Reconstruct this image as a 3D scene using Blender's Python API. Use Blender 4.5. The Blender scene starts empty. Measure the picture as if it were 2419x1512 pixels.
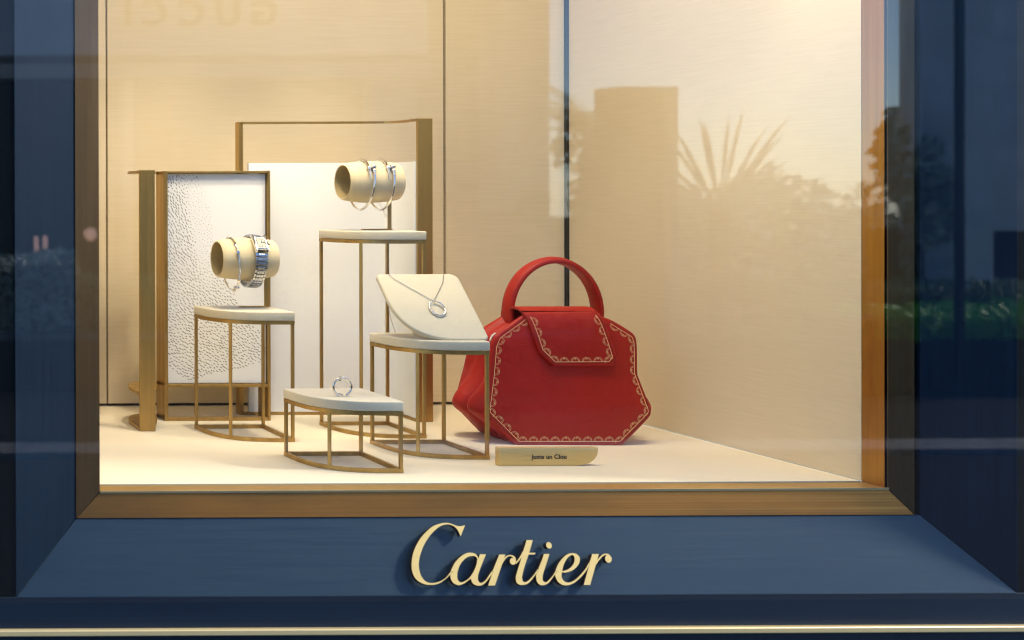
import bpy, bmesh, math, random
import numpy as np
from mathutils import Vector, Matrix
random.seed(7)
R = math.radians
sc = bpy.context.scene
col = sc.collection

# ------------------------------------------------------------------ camera
EYE = 1.45                                   # eye height above the pavement
IW, IH, FPX = 2419.0, 1512.0, 2800.0         # reference frame and focal length in its pixels
CAM = Vector((0, 0, EYE))
roll, tilt, yaw = 0.0040, 0.0035, 0.0015
fwd = Vector((math.sin(yaw), math.cos(yaw), -math.sin(tilt))).normalized()
rgt0 = fwd.cross(Vector((0, 0, 1))).normalized()
up0 = rgt0.cross(fwd).normalized()
rgt = (rgt0 * math.cos(roll) - up0 * math.sin(roll)).normalized()
up = rgt.cross(fwd).normalized()
# principal point: the un-rotated picture has it at (-545,460); keep (1250,1000) fixed
d0 = Vector(((1250 + 545) / FPX, 1, -(1000 - 460) / FPX))
PPX = 1250 - FPX * d0.dot(rgt) / d0.dot(fwd)
PPY = 1000 + FPX * d0.dot(up) / d0.dot(fwd)
cd = bpy.data.cameras.new('camera')
cam = bpy.data.objects.new('camera', cd)
col.objects.link(cam)
cam.matrix_world = Matrix.Translation(CAM) @ Matrix((rgt, up, -fwd)).transposed().to_4x4()
cd.sensor_width = 36.0
cd.sensor_fit = 'HORIZONTAL'
cd.lens = 36.0 * FPX / IW
cd.shift_x = (IW / 2 - PPX) / IW
cd.shift_y = (PPY - IH / 2) / IW
cd.clip_start = 0.02
cd.clip_end = 800
cd.dof.use_dof = True
cd.dof.focus_distance = 1.50
cd.dof.aperture_fstop = 5.8
sc.camera = cam
sc.render.resolution_x, sc.render.resolution_y = 1024, 640

# ------------------------------------------------------------------ world, sun, exposure
SUN_EL, SUN_AZ = R(24), R(205)
w = bpy.data.worlds.new('World'); sc.world = w; w.use_nodes = True
nt = w.node_tree; nt.nodes.clear()
sky = nt.nodes.new('ShaderNodeTexSky'); sky.sky_type = 'NISHITA'; sky.sun_disc = False
sky.sun_elevation = SUN_EL; sky.sun_rotation = SUN_AZ; sky.air_density = 0.85; sky.dust_density = 0.1; sky.ozone_density = 6.0
bg = nt.nodes.new('ShaderNodeBackground'); bg.inputs['Strength'].default_value = 0.105
wo = nt.nodes.new('ShaderNodeOutputWorld')
nt.links.new(sky.outputs[0], bg.inputs[0]); nt.links.new(bg.outputs[0], wo.inputs[0])
sd = bpy.data.lights.new('sun', 'SUN'); sd.energy = 2.3; sd.angle = R(8); sd.color = (1.0, 0.95, 0.88)
so = bpy.data.objects.new('sun', sd); col.objects.link(so)
sun_dir = Vector((0.78, -0.15, 0.62)).normalized()    # towards the sun
so.rotation_euler = sun_dir.to_track_quat('Z', 'Y').to_euler()
so.location = (2, -4, 9)
sky.sun_elevation = math.asin(sun_dir.z)
sky.sun_rotation = math.atan2(sun_dir.x, sun_dir.y)
sc.view_settings.view_transform = 'Standard'; sc.view_settings.look = 'None'
sc.view_settings.exposure = 1.95; sc.view_settings.gamma = 1.0
try: sc.view_settings.use_curve_mapping = False
except Exception: pass
sc.render.engine = 'CYCLES'
sc.cycles.use_denoising = True
sc.cycles.denoising_prefilter = 'ACCURATE'
sc.cycles.filter_width = 1.15
try: sc.cycles.denoiser = 'OPENIMAGEDENOISE'
except Exception: pass
sc.cycles.max_bounces = 10; sc.cycles.transparent_max_bounces = 12
sc.cycles.sample_clamp_indirect = 6.0
sc.cycles.caustics_reflective = False; sc.cycles.caustics_refractive = False

# ------------------------------------------------------------------ locating helpers
def ray(x, y):
    return (fwd + rgt * ((x - PPX) / FPX) - up * ((y - PPY) / FPX))
def D(x, y, depth):                           # point on the sight line at distance Y=depth
    d = ray(x, y); return CAM + d * (depth / d.y)
def G(x, y, z):                               # point on the level plane of height z
    d = ray(x, y); return CAM + d * ((z - CAM.z) / d.z)
def PL(x, y, o, n):                           # point on a general plane
    d = ray(x, y); return CAM + d * ((o - CAM).dot(n) / d.dot(n))
FLOOR = EYE - 0.3196                          # the floor of the display case
def F(x, y): return G(x, y, FLOOR)
def crop(x0, y0, s):                          # enlarged-crop coordinates to frame coordinates
    return lambda x, y: ((x0 + x * s) / 1.29434, (y0 + y * s) / 1.29434)

# ------------------------------------------------------------------ materials
def M(name, base, rough=0.5, metal=0.0, **k):
    m = bpy.data.materials.new(name); m.use_nodes = True
    b = m.node_tree.nodes['Principled BSDF']
    b.inputs['Base Color'].default_value = (*base, 1)
    b.inputs['Roughness'].default_value = rough
    b.inputs['Metallic'].default_value = metal
    for kk, v in k.items():
        b.inputs[kk.replace('_', ' ')].default_value = v
    return m
def grain(m, scale=(1, 1, 1), noise=50.0, c2=None, amt=0.5, bump=0.0, dist=0.001, rough=None, detail=4, coord='Object', lo=0.35, hi=0.65):
    """noise of the given stretch that varies colour, relief and gloss"""
    n = m.node_tree; b = n.nodes['Principled BSDF']
    tc = n.nodes.new('ShaderNodeTexCoord'); mp = n.nodes.new('ShaderNodeMapping')
    mp.inputs['Scale'].default_value = scale
    tx = n.nodes.new('ShaderNodeTexNoise'); tx.inputs['Scale'].default_value = noise; tx.inputs['Detail'].default_value = detail
    n.links.new(tc.outputs[coord], mp.inputs[0]); n.links.new(mp.outputs[0], tx.inputs['Vector'])
    mr = n.nodes.new('ShaderNodeMapRange'); mr.inputs[1].default_value = lo; mr.inputs[2].default_value = hi
    n.links.new(tx.outputs['Fac'], mr.inputs[0])
    if c2 is not None:
        src = b.inputs['Base Color'].links[0].from_socket if b.inputs['Base Color'].links else None
        mx = n.nodes.new('ShaderNodeMix'); mx.data_type = 'RGBA'
        ma = n.nodes.new('ShaderNodeMath'); ma.operation = 'MULTIPLY'; ma.inputs[1].default_value = amt
        n.links.new(mr.outputs[0], ma.inputs[0]); n.links.new(ma.outputs[0], mx.inputs[0])
        if src: n.links.new(src, mx.inputs[6])
        else: mx.inputs[6].default_value = b.inputs['Base Color'].default_value
        mx.inputs[7].default_value = (*c2, 1)
        n.links.new(mx.outputs[2], b.inputs['Base Color'])
    if bump:
        bp = n.nodes.new('ShaderNodeBump'); bp.inputs['Strength'].default_value = bump; bp.inputs['Distance'].default_value = dist
        if b.inputs['Normal'].links: n.links.new(b.inputs['Normal'].links[0].from_socket, bp.inputs['Normal'])
        n.links.new(tx.outputs['Fac'], bp.inputs['Height']); n.links.new(bp.outputs[0], b.inputs['Normal'])
    if rough:
        r = n.nodes.new('ShaderNodeMapRange'); r.inputs[3].default_value = rough[0]; r.inputs[4].default_value = rough[1]
        n.links.new(mr.outputs[0], r.inputs[0]); n.links.new(r.outputs[0], b.inputs['Roughness'])
    return m

# brushed bronze: long axis of the brushing differs
def bronze(name, sc_, base=(0.36, 0.235, 0.095), c2=(0.20, 0.12, 0.05), rough=(0.36, 0.5)):
    m = M(name, base, 0.42, 0.9)
    grain(m, sc_, 110, c2=c2, amt=0.45, bump=0.12, dist=0.0004, rough=rough)
    return m
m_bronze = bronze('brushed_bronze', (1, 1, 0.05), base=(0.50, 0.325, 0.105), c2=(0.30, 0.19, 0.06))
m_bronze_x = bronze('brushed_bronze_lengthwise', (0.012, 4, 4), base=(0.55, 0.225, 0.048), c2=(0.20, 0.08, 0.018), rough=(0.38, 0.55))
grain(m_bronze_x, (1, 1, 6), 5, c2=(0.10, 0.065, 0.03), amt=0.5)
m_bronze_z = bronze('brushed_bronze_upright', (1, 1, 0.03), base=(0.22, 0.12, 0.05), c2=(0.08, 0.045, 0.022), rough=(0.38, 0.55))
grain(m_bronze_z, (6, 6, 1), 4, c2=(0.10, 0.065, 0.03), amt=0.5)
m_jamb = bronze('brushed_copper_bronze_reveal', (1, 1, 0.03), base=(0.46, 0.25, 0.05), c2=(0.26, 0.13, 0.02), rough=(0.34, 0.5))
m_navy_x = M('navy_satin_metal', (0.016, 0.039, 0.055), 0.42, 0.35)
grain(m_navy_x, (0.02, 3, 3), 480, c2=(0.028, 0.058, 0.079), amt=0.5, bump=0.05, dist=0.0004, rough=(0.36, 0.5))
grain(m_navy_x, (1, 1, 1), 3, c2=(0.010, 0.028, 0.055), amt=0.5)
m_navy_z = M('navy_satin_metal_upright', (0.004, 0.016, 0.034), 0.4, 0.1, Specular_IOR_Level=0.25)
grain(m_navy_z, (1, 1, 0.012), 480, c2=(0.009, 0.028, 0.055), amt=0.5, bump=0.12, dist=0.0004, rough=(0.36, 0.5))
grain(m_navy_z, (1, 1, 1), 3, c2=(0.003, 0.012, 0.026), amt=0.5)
m_navy_dark = M('navy_satin_facade', (0.007, 0.019, 0.038), 0.5, 0.2)
grain(m_navy_dark, (0.1, 1, 1), 60, c2=(0.012, 0.028, 0.05), amt=0.5, bump=0.1, dist=0.0004)
m_navy_deep = M('blackened_navy_metal', (0.0015, 0.004, 0.006), 0.6, 0.0, Specular_IOR_Level=0.12)
m_gold_line = M('polished_brass', (0.84, 0.61, 0.27), 0.4, 0.2)
grain(m_gold_line, (0.05, 1, 1), 40, c2=(0.4, 0.34, 0.2), amt=0.4, rough=(0.25, 0.45))
m_black = M('black_gap', (0.006, 0.006, 0.007), 0.35)
m_wall = M('grasscloth_silk', (0.70, 0.58, 0.39), 0.62, 0, Sheen_Weight=0.25)
grain(m_wall, (0.7, 0.7, 22), 26, c2=(0.58, 0.46, 0.27), amt=0.4, bump=0.14, dist=0.0005, detail=8)
grain(m_wall, (1, 1, 90), 14, c2=(0.76, 0.65, 0.44), amt=0.35, bump=0.08, dist=0.0004, detail=6)
grain(m_wall, (1, 1, 1), 3, c2=(0.62, 0.50, 0.30), amt=0.3)
m_floor = M('cream_suede_floor', (0.80, 0.695, 0.475), 0.75, 0, Sheen_Weight=0.2)
grain(m_floor, (1, 1, 1), 7, c2=(0.74, 0.64, 0.46), amt=0.5, detail=6)
grain(m_floor, (1, 1, 1), 900, c2=(0.70, 0.6, 0.44), amt=0.25, bump=0.2, dist=0.0003)
m_suede = M('ivory_suede', (0.76, 0.665, 0.45), 0.85, 0, Sheen_Weight=0.5)
grain(m_suede, (1, 1, 1), 900, c2=(0.58, 0.51, 0.36), amt=0.6, bump=0.9, dist=0.0006)
grain(m_suede, (1, 1, 1), 60, c2=(0.66, 0.59, 0.43), amt=0.45, detail=5)
m_barrel_inside = M('darker_olive_brown', (0.50, 0.38, 0.17), 0.9, 0, Sheen_Weight=0.2)
m_suede_y = M('cream_suede', (0.82, 0.68, 0.40), 0.85, 0, Sheen_Weight=0.3)
grain(m_suede_y, (1, 1, 1), 1500, c2=(0.68, 0.54, 0.3), amt=0.5, bump=0.5, dist=0.0004)
grain(m_suede_y, (1, 1, 1), 70, c2=(0.72, 0.57, 0.32), amt=0.5, detail=5)
m_white = M('white_card', (0.90, 0.89, 0.84), 0.6)
# embossed ripples over part of the card
_n = m_white.node_tree
_tc = _n.nodes.new('ShaderNodeTexCoord'); _mp = _n.nodes.new('ShaderNodeMapping'); _mp.inputs['Rotation'].default_value = (0, R(20), 0); _mp.inputs['Scale'].default_value = (0.35, 1, 1)
_vo = _n.nodes.new('ShaderNodeTexVoronoi'); _vo.inputs['Scale'].default_value = 420
_mk = _n.nodes.new('ShaderNodeTexNoise'); _mk.inputs['Scale'].default_value = 9
_mr = _n.nodes.new('ShaderNodeMapRange'); _mr.inputs[1].default_value = 0.42; _mr.inputs[2].default_value = 0.55
_mu = _n.nodes.new('ShaderNodeMath'); _mu.operation = 'MULTIPLY'
_bp = _n.nodes.new('ShaderNodeBump'); _bp.inputs['Strength'].default_value = 0.16; _bp.inputs['Distance'].default_value = 0.0004
_n.links.new(_tc.outputs['Object'], _mp.inputs[0]); _n.links.new(_mp.outputs[0], _vo.inputs['Vector']); _n.links.new(_tc.outputs['Object'], _mk.inputs['Vector'])
_n.links.new(_mk.outputs['Fac'], _mr.inputs[0]); _n.links.new(_mr.outputs[0], _mu.inputs[0]); _n.links.new(_vo.outputs['Distance'], _mu.inputs[1])
_n.links.new(_mu.outputs[0], _bp.inputs['Height']); _n.links.new(_bp.outputs[0], _n.nodes['Principled BSDF'].inputs['Normal'])
m_ink = M('brown_foil_print', (0.075, 0.035, 0.012), 0.8)
m_leather = M('red_calf_leather', (0.41, 0.015, 0.004), 0.5, 0, Coat_Weight=0.0, Specular_IOR_Level=0.3)
grain(m_leather, (1, 1, 1), 9, c2=(0.33, 0.008, 0.006), amt=0.6, detail=6)
grain(m_leather, (1, 1, 1), 650, c2=(0.34, 0.010, 0.004), amt=0.45, bump=0.8, dist=0.0005, rough=(0.42, 0.56))
grain(m_leather, (1, 1, 1), 45, bump=0.5, dist=0.003, detail=3)
m_stitch = M('dark_red_thread', (0.12, 0.004, 0.004), 0.7)
m_leather_edge = M('painted_red_edge', (0.50, 0.03, 0.015), 0.4)
m_foil = M('gold_foil', (0.98, 0.64, 0.28), 0.5, 0.0)
m_silver = M('white_gold', (0.80, 0.79, 0.78), 0.07, 1.0)
m_steel = M('brushed_steel', (0.56, 0.57, 0.60), 0.22, 1.0)
grain(m_steel, (30, 1, 1), 60, c2=(0.5, 0.51, 0.54), amt=0.5, rough=(0.18, 0.34))
m_sparkle = M('diamonds', (0.9, 0.9, 0.92), 0.05, 0.85)
m_dial = M('silvered_dial', (0.62, 0.58, 0.46), 0.7, 0, Specular_IOR_Level=0.1)
m_blue_hand = M('blued_steel', (0.01, 0.015, 0.05), 0.3, 0.5)
m_plate = M('satin_gold', (0.70, 0.50, 0.19), 0.4, 0.45)
grain(m_plate, (0.1, 1, 1), 300, c2=(0.60, 0.42, 0.15), amt=0.3, bump=0.05, dist=0.0003)
m_sign_gold = M('pale_brass_letters', (1.0, 0.68, 0.23), 0.5, 0.05)
grain(m_sign_gold, (0.05, 1, 1), 250, c2=(0.92, 0.61, 0.19), amt=0.5, bump=0.08, dist=0.0003)
m_sign_side = M('dark_letter_edge', (0.035, 0.022, 0.02), 0.5, 0.5)
m_text = M('black_print', (0.012, 0.012, 0.015), 0.5)
m_ceiling = M('cream_ceiling', (0.7, 0.66, 0.56), 0.7)
m_lamp = M('lamp_housing', (0.5, 0.48, 0.42), 0.4)
m_tag = M('thin_wire', (0.4, 0.33, 0.22), 0.4, 0.8)
# glass: one pane, front face mirrors by Schlick's law for both its surfaces
def glass_mat():
    m = bpy.data.materials.new('window_glass'); m.use_nodes = True
    n = m.node_tree; n.nodes.clear()
    ge = n.nodes.new('ShaderNodeNewGeometry')
    dt = n.nodes.new('ShaderNodeVectorMath'); dt.operation = 'DOT_PRODUCT'
    n.links.new(ge.outputs['Normal'], dt.inputs[0]); n.links.new(ge.outputs['Incoming'], dt.inputs[1])
    ab = n.nodes.new('ShaderNodeMath'); ab.operation = 'ABSOLUTE'; n.links.new(dt.outputs['Value'], ab.inputs[0])
    om = n.nodes.new('ShaderNodeMath'); om.operation = 'SUBTRACT'; om.inputs[0].default_value = 1; n.links.new(ab.outputs[0], om.inputs[1])
    p5 = n.nodes.new('ShaderNodeMath'); p5.operation = 'POWER'; p5.inputs[1].default_value = 5; n.links.new(om.outputs[0], p5.inputs[0])
    ma = n.nodes.new('ShaderNodeMath'); ma.operation = 'MULTIPLY_ADD'; ma.inputs[1].default_value = 0.91; ma.inputs[2].default_value = 0.088; n.links.new(p5.outputs[0], ma.inputs[0])
    tr = n.nodes.new('ShaderNodeBsdfTransparent'); tr.inputs[0].default_value = (0.97, 0.985, 0.98, 1)
    gl = n.nodes.new('ShaderNodeBsdfGlossy'); gl.inputs['Roughness'].default_value = 0.0
    mx = n.nodes.new('ShaderNodeMixShader')
    n.links.new(ma.outputs[0], mx.inputs[0]); n.links.new(tr.outputs[0], mx.inputs[1]); n.links.new(gl.outputs[0], mx.inputs[2])
    o = n.nodes.new('ShaderNodeOutputMaterial'); n.links.new(mx.outputs[0], o.inputs[0])
    m2 = bpy.data.materials.new('window_glass_inner'); m2.use_nodes = True
    n = m2.node_tree; n.nodes.clear()
    tr = n.nodes.new('ShaderNodeBsdfTransparent'); o = n.nodes.new('ShaderNodeOutputMaterial'); n.links.new(tr.outputs[0], o.inputs[0])
    return m, m2
m_glass, m_glass_in = glass_mat()

# ------------------------------------------------------------------ mesh helpers
class MB:
    def __init__(s): s.v = []; s.f = []; s.mi = []
    def add(s, vs, fs, mi=0):
        o = len(s.v); s.v += [tuple(v) for v in vs]; s.f += [tuple(i + o for i in f) for f in fs]; s.mi += [mi] * len(fs)
    def box(s, c, sx, sy, sz, rot=None, mi=0):
        vs = [Vector((x * sx / 2, y * sy / 2, z * sz / 2)) for x in (-1, 1) for y in (-1, 1) for z in (-1, 1)]
        if rot is not None: vs = [rot @ v for v in vs]
        vs = [v + Vector(c) for v in vs]
        s.add(vs, [(0, 1, 3, 2), (4, 6, 7, 5), (0, 4, 5, 1), (2, 3, 7, 6), (0, 2, 6, 4), (1, 5, 7, 3)], mi)
    def prism(s, poly, z0, z1, mi=0):                       # poly: list of (x,y) counter-clockwise
        n = len(poly)
        vs = [(p[0], p[1], z0) for p in poly] + [(p[0], p[1], z1) for p in poly]
        s.add(vs, [tuple(range(n - 1, -1, -1)), tuple(range(n, 2 * n))] + [(i, (i + 1) % n, n + (i + 1) % n, n + i) for i in range(n)], mi)
    def tube(s, path, rad, n=10, closed=False, cap=True, mi=0):
        path = [Vector(p) for p in path]; m = len(path)
        if not hasattr(rad, '__len__'): rad = [rad] * m
        ref = None; rings = []
        for i, p in enumerate(path):
            a = path[(i - 1) % m] if (closed or i) else p
            b = path[(i + 1) % m] if (closed or i < m - 1) else p
            t = (b - a).normalized()
            if ref is None:
                ref = t.orthogonal().normalized()
            ref = (ref - t * ref.dot(t)).normalized(); bi = t.cross(ref)
            rings.append([p + (ref * math.cos(2 * math.pi * k / n) + bi * math.sin(2 * math.pi * k / n)) * rad[i] for k in range(n)])
        vs = [v for r in rings for v in r]; fs = []
        for i in range(m if closed else m - 1):
            j = (i + 1) % m
            for k in range(n):
                k2 = (k + 1) % n
                fs.append((i * n + k, i * n + k2, j * n + k2, j * n + k))
        if cap and not closed:
            fs.append(tuple(range(n - 1, -1, -1))); fs.append(tuple((m - 1) * n + k for k in range(n)))
        s.add(vs, fs, mi)
    def lathe(s, prof, origin, axis, n=32, mi=0):           # prof: (along, radius), closed both ways
        axis = Vector(axis).normalized(); a = axis.orthogonal().normalized(); b = axis.cross(a)
        vs = []; m = len(prof)
        for (t, r) in prof:
            for k in range(n):
                th = 2 * math.pi * k / n
                vs.append(Vector(origin) + axis * t + (a * math.cos(th) + b * math.sin(th)) * r)
        fs = [(i * n + k, i * n + (k + 1) % n, (i + 1) * n + (k + 1) % n, (i + 1) * n + k) for i in range(m - 1) for k in range(n)]
        s.add(vs, fs, mi)
    def sphere(s, c, r, n=12, scale=(1, 1, 1), rot=None, mi=0):
        vs = []; fs = []
        for i in range(n // 2 + 1):
            ph = math.pi * i / (n // 2)
            for k in range(n):
                th = 2 * math.pi * k / n
                v = Vector((r * math.sin(ph) * math.cos(th) * scale[0], r * math.sin(ph) * math.sin(th) * scale[1], r * math.cos(ph) * scale[2]))
                if rot is not None: v = rot @ v
                vs.append(v + Vector(c))
        for i in range(n // 2):
            for k in range(n):
                fs.append((i * n + k, (i + 1) * n + k, (i + 1) * n + (k + 1) % n, i * n + (k + 1) % n))
        s.add(vs, fs, mi)
    def build(s, name, mats, parent=None, bevel=0, smooth=None, seg=2, merge=1e-6, **props):
        me = bpy.data.meshes.new(name); me.from_pydata(s.v, [], s.f)
        if not isinstance(mats, (list, tuple)): mats = [mats]
        for m in mats: me.materials.append(m)
        for p, i in zip(me.polygons, s.mi): p.material_index = i
        bm = bmesh.new(); bm.from_mesh(me)
        if merge: bmesh.ops.remove_doubles(bm, verts=bm.verts, dist=merge)
        bmesh.ops.recalc_face_normals(bm, faces=bm.faces)
        if bevel:
            es = [e for e in bm.edges if len(e.link_faces) == 2 and e.calc_face_angle(0) > R(40)]
            bmesh.ops.bevel(bm, geom=es, offset=bevel, segments=seg, profile=0.5, affect='EDGES', clamp_overlap=True)
        bm.to_mesh(me); bm.free()
        if smooth:
            me.polygons.foreach_set('use_smooth', [True] * len(me.polygons))
            try: me.set_sharp_from_angle(angle=R(smooth))
            except Exception: pass
        o = bpy.data.objects.new(name, me); col.objects.link(o)
        if parent is not None: attach(o, parent)
        for k, v in props.items(): o[k] = v
        return o
def attach(o, parent):
    o.parent = parent
    p = parent; loc = Vector((0, 0, 0))
    while p is not None: loc += Vector(p.location); p = p.parent
    o.location = Vector(o.location) - loc
def thing(name, label, cat, loc, group=None):
    o = bpy.data.objects.new(name, None); o.empty_display_size = 0.02; col.objects.link(o)
    o.location = loc; o['label'] = label; o['category'] = cat; o['kind'] = 'thing'
    if group: o['group'] = group
    return o
def tag(o, label, cat, group=None):
    o['label'] = label; o['category'] = cat; o['kind'] = 'thing'
    if group: o['group'] = group
    return o
def setting(o): o['kind'] = 'structure'; return o
def rebase(o, loc):
    """give a one-mesh object an origin of its own at loc"""
    loc = Vector(loc); o.data.transform(Matrix.Translation(-loc)); o.location = Vector(o.location) + loc; return o
def catmull(pts, k=8, closed=True):
    """pts with optional third value 'c' for a corner"""
    P = [Vector((p[0], p[1])) for p in pts]; C = [len(p) > 2 for p in pts]; n = len(P); out = []
    for i in range(n if closed else n - 1):
        p1, p2 = P[i], P[(i + 1) % n]
        p0 = P[(i - 1) % n] if (closed or i) and not C[i] else p1 * 2 - p2 if not C[i] else p1
        p3 = P[(i + 2) % n] if (closed or i + 2 < n) and not C[(i + 1) % n] else p2
        for j in range(k):
            t = j / k
            out.append(0.5 * ((2 * p1) + (p2 - p0) * t + (2 * p0 - 5 * p1 + 4 * p2 - p3) * t * t + (3 * p1 - p0 - 3 * p2 + p3) * t ** 3))
    if not closed: out.append(P[-1])
    return out

# ================================================================== THE CASE (walls, floor, ceiling)
Z_GLASS = 1.232
Z_IN = 1.316                                  # inner edge of the sill
Z_BACK = 1.804
xr = F(2035, 1138).x                          # right wall
xr = 1.2126
base_back = FLOOR + 0.0045
CEIL = EYE + 0.62
XL = 0.335
b = MB(); b.box(((XL + xr) / 2, (Z_IN + Z_BACK + .02) / 2, FLOOR - 0.01), xr - XL, Z_BACK + .02 - Z_IN, 0.02)
setting(b.build('floor', m_floor, label='cream suede floor of the display case'))
def backx(px): return D(px, 700, Z_BACK).x
g1a, g1b = backx(251.5), backx(255.5)
g2a, g2b = backx(1048.5), backx(1054.5)
cx0, cx1 = backx(1334), backx(1348)
back = bpy.data.objects.new('back_wall', None); col.objects.link(back); back.location = (0.8, Z_BACK, FLOOR); setting(back)
for (x0, x1) in ((XL, g1a), (g1b, g2a), (g2b, cx0)):
    b = MB(); b.box(((x0 + x1) / 2, Z_BACK + 0.01, (base_back + CEIL) / 2), x1 - x0, 0.02, CEIL - base_back)
    b.build('wall_panel', m_wall, back, bevel=0.0008)
b = MB(); b.box(((XL + xr) / 2, Z_BACK + 0.016, (FLOOR + CEIL) / 2), xr - XL, 0.008, CEIL - FLOOR)
b.build('dark_backing', m_black, back)
b = MB()
wc = cx1 - cx0
b.box((cx0 + wc * 0.22, Z_BACK - 0.001, (FLOOR + CEIL) / 2), wc * 0.36, 0.012, CEIL - FLOOR)
b.box((cx0 + wc * 0.78, Z_BACK - 0.003, (FLOOR + CEIL) / 2), wc * 0.40, 0.016, CEIL - FLOOR)
m_post = M('black_gloss_post', (0.012, 0.012, 0.016), 0.25)
b.build('corner_post', m_post, back, bevel=0.0012)
b = MB(); b.box((cx0 + wc * 0.48, Z_BACK + 0.002, (FLOOR + CEIL) / 2), wc * 0.10, 0.01, CEIL - FLOOR)
b.build('bronze_fillet', m_bronze_z, back)
b = MB(); b.box((xr + 0.011, (Z_IN + Z_BACK) / 2, (FLOOR + CEIL) / 2), 0.02, Z_BACK - Z_IN, CEIL - FLOOR - 0.001)
setting(b.build('side_wall', m_wall))
b = MB(); b.box((XL - 0.01, (Z_IN + Z_BACK) / 2, (FLOOR + CEIL) / 2), 0.02, Z_BACK - Z_IN, CEIL - FLOOR - 0.001)
setting(b.build('side_wall', m_wall))
b = MB(); b.box(((XL + xr) / 2, (Z_IN + Z_BACK) / 2, CEIL + 0.01), xr - XL + .04, Z_BACK - Z_IN + .04, 0.02)
setting(b.build('ceiling', m_ceiling))

# ceiling lamps of the case (real fittings, out of the frame above)
def spot(lab, x, y, tx, ty, tz, e, size, blend=0.8, colr=(1.0, 0.865, 0.66), rad=0.02):
    z = CEIL - 0.03
    t = thing('ceiling_spotlight', 'small round ceiling spotlight %s' % lab, 'spotlight', (x, y, CEIL), 'spotlights in the case ceiling')
    b = MB(); b.lathe([(0, 0.0), (0, 0.028), (0.022, 0.028), (0.022, 0.022), (0.012, 0.018)], (x, y, CEIL), (0, 0, -1), 20)
    b.build('housing', m_lamp, t, smooth=40)
    l = bpy.data.lights.new('spotlight_beam', 'SPOT'); l.energy = e; l.spot_size = R(size); l.spot_blend = blend; l.color = colr; l.shadow_soft_size = rad
    o = bpy.data.objects.new('spotlight_beam', l); col.objects.link(o); o.location = (x, y, z)
    o.rotation_euler = (Vector((x, y, z)) - Vector((tx, ty, tz))).to_track_quat('Z', 'Y').to_euler()
def strip(x, y, z, sx, sy, e, tilt_deg, colr=(1.0, 0.865, 0.66)):
    t = thing('ceiling_light_panel', 'long warm light panel along the ceiling of the display case', 'light panel', (x, y, z))
    b = MB(); b.box((x, y, z + 0.012), sx + 0.01, sy + 0.01, 0.02); b.build('housing', m_lamp, t)
    l = bpy.data.lights.new('panel_light', 'AREA'); l.shape = 'RECTANGLE'; l.size = sx; l.size_y = sy; l.energy = e; l.color = colr
    o = bpy.data.objects.new('panel_light', l); col.objects.link(o); o.location = (x, y, z - 0.002); o.rotation_euler = (R(tilt_deg), 0, 0)
strip(0.78, 1.40, CEIL - 0.035, 0.80, 0.10, 1.55, 0)
spot('above the printed card', 0.62, 1.50, 0.60, 1.70, FLOOR + .18, 3.7, 48)
spot('above the tallest table', 0.82, 1.52, 0.82, 1.68, FLOOR + .18, 3.7, 48)
spot('above the handbag', 0.96, 1.43, 1.08, 1.56, FLOOR + .02, 4.4, 54)
spot('at the left end of the case', 0.50, 1.55, 0.47, 1.74, FLOOR + .05, .8, 50)
spot('beside the right hand wall', 1.12, 1.325, 1.20, 1.328, FLOOR + .02, 2.0, 46, .9)
# ================================================================== WINDOW FRAME
wf = thing('window_frame', 'bronze and navy metal frame with mitred sloping borders round the shop window', 'window frame', (0.785, 1.28, FLOOR - 0.12))
TOP = EYE + 0.60                               # upper opening, beyond the picture
zi, z1, z2 = 1.285, 1.279, 1.248               # reveal front, bronze outer, navy outer
# rectangles (x left, x right, z bottom, z top)
def rect_px(xl, yb_l, xr_, yb_r, depth, top):
    a = D(xl, yb_l, depth); c = D(xr_, yb_r, depth)
    return a.x, c.x, (a.z + c.z) / 2, top
inL, inR, inB, inT = rect_px(236, 1161, 2097, 1156.5, zi, TOP)
oL, oR, oB, oT = rect_px(180, 1223, 2161, 1217.5, z1, TOP + 0.028)
nL, nR, nB, nT = rect_px(179, 1223, 2175, 1217.5, z1 + .0005, TOP + 0.036)
fL, fR, fB, fT = rect_px(38, 1411, 2404, 1402, z2, TOP + 0.11)
def ringquads(name_mats, r0, d0_, r1, d1_, thick=0.004, nm='border'):
    """four mitred boards between two rectangles, each board a part"""
    (a0, a1, a2, a3), (b0, b1, b2, b3) = r0, r1
    c0 = [(a0, d0_, a2), (a1, d0_, a2), (a1, d0_, a3), (a0, d0_, a3)]
    c1 = [(b0, d1_, b2), (b1, d1_, b2), (b1, d1_, b3), (b0, d1_, b3)]
    g = 0.00035
    for i in range(4):
        j = (i + 1) % 4
        p = [Vector(c0[i]), Vector(c0[j]), Vector(c1[j]), Vector(c1[i])]
        u = (p[1] - p[0]).normalized()
        p[0] += u * g; p[3] += u * g; p[1] -= u * g; p[2] -= u * g
        bk = [q + Vector((0, thick, 0)) for q in p]
        b = MB(); b.add(p + bk, [(0, 1, 2, 3), (7, 6, 5, 4), (0, 4, 5, 1), (1, 5, 6, 2), (2, 6, 7, 3), (3, 7, 4, 0)])
        b.build(nm, name_mats[i % 2], wf, bevel=0.0003, seg=1)
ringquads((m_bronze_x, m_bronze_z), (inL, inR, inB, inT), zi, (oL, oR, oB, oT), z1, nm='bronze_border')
ringquads((m_navy_x, m_navy_z), (nL, nR, nB - .0006, nT), z1 + .0012, (fL, fR, fB, fT), z2, nm='navy_border')
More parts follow.
